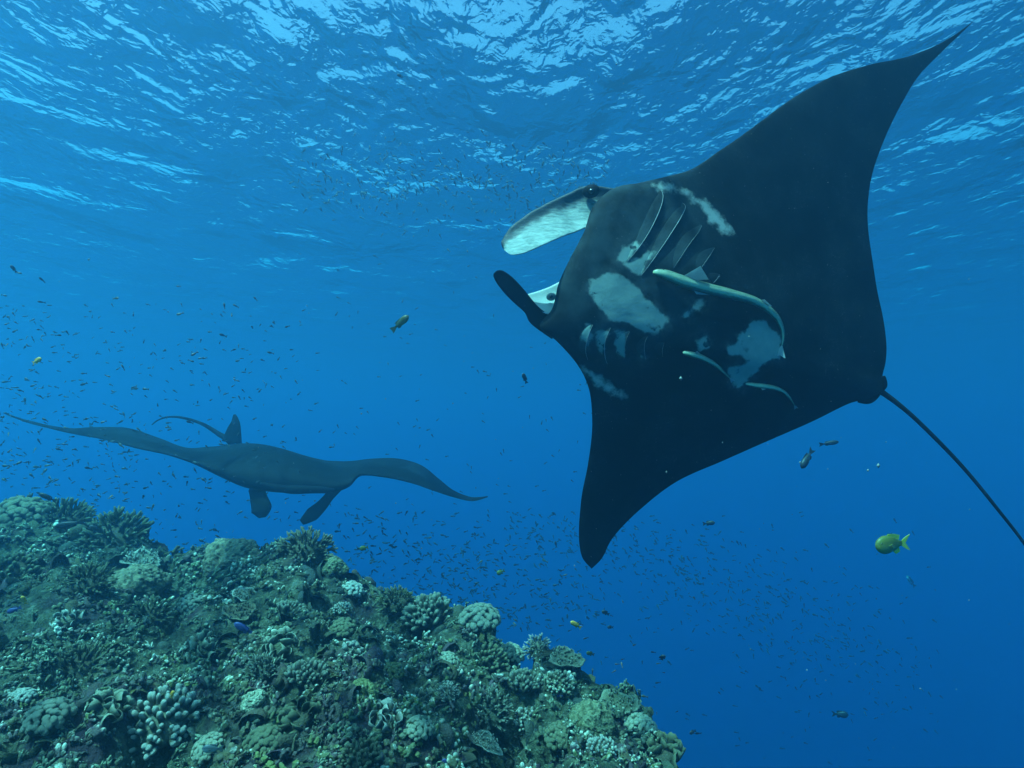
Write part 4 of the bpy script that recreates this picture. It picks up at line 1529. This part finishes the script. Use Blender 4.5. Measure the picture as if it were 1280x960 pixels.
cloud_individual(11, 205, (0, 330, 440, 720), (4.4, 7.6), (5.5, 10), left_l, left_d, ['dark', 'dark', 'brown', 'dark'])
cloud_individual(12, 70, (420, 640, 720, 790), (5.5, 9.0), (6, 9.5), mid_l, mid_d, ['dark', 'dark', 'brown'])
cloud_individual(13, 24, (700, 720, 900, 950), (3.3, 4.6), (5, 9), drop_l, lambda x, y: 1 if x < 760 + (y - 720) * .65 else .12, ['dark', 'dark', 'brown'])


def school(seed, count, region, dist, length, dens, label, mat, ang0, spread):
    R = np.random.default_rng(seed)
    V, T, A, off, n = [], [], [], 0, 0
    x0, y0, x1, y1 = region
    while n < count:
        x, y = R.uniform(x0, x1), R.uniform(y0, y1)
        if R.uniform() > dens(x, y): continue
        d = R.uniform(*dist)
        p = P(x, y, d)
        if not clear_of_reef(p) or p[2] > SURF - .3: continue
        v, t, a = RAWLIB[int(R.integers(0, 2))]
        M = heading(R.normal(ang0, spread), R.normal(0, 30))
        V.append((v * R.uniform(*length) * d / FPX) @ M + p); T.append(t + off); A.append(a); off += len(v)
        n += 1
    o = obj('fish_school', mesh_of('fish_school', np.vstack(V), np.vstack(T), {'belly': np.concatenate(A)}, True, FM[mat]))
    tag(o, label, 'fish', kind='stuff')


school(21, 480, (430, 640, 760, 790), (7, 12), (5, 8), mid_d, 'dense school of tiny dark fish above the middle skyline', 'dark', 160, 40)
school(22, 900, (640, 640, 1180, 960), (9, 15), (4.5, 7.5), lambda x, y: math.exp(-((y - (700 + (x - 820) * .42)) / 55) ** 2) * np.interp(x, [640, 760, 1000, 1180], [.5, 1, .8, .1]) + .04,
       'faint wide school of tiny fish trailing down into the deep blue', 'dark', 150, 35)
school(23, 480, (360, 165, 760, 330), (9.5, 14), (5, 9), lambda x, y: math.exp(-((y - (215 + (x - 560) * -.02)) / 45) ** 2) * np.interp(x, [360, 480, 700, 760], [.4, 1, 1, .5]),
       'school of tiny fish high up left of the near manta', 'dark', 120, 45)
school(24, 560, (0, 380, 460, 720), (5.5, 9), (4, 7), lambda x, y: max(.1, 1 - x / 520), 'tiny distant fish behind the loose cloud on the left', 'dark', 165, 40)
school(25, 130, (420, 330, 760, 660), (8, 12), (4, 6), lambda x, y: 1, 'sparse tiny fish scattered in the open water between the mantas', 'dark', 150, 60)


# ------------------------------------------------------------------ drifting specks
def specks():
    R = np.random.default_rng(9)
    base = np.array([(1, 0, 0), (-1, 0, 0), (0, 1, 0), (0, -1, 0), (0, 0, 1), (0, 0, -1)], float)
    tri = np.array([(0, 2, 4), (2, 1, 4), (1, 3, 4), (3, 0, 4), (2, 0, 5), (1, 2, 5), (3, 1, 5), (0, 3, 5)])
    V, T, off = [], [], 0
    for k in range(420):
        d = R.uniform(1.0, 6.0)
        p = P(R.uniform(0, 1280), R.uniform(0, 960), d)
        s = abs(R.normal(.6, .5)) * d / FPX * .6 + .0003
        V.append(base * s * R.uniform(.5, 1.4, 3) + p); T.append(tri + off); off += 6
    for x, y, q in ((1098, 582, 2.4), (1085, 588, 1.5), (851, 473, 2.2), (1000, 578, 1.2), (833, 590, 1.2)):
        d = 2.4
        V.append(base * q * d / FPX * [1, .5, 1.3] + P(x, y, d)); T.append(tri + off); off += 6
    o = obj('marine_snow', mesh_of('marine_snow', np.vstack(V), np.vstack(T), None, True, plain('plankton', (0.22, 0.25, 0.22), .8, .1)))
    tag(o, 'tiny pale specks drifting in the water', 'specks', kind='stuff')


specks()
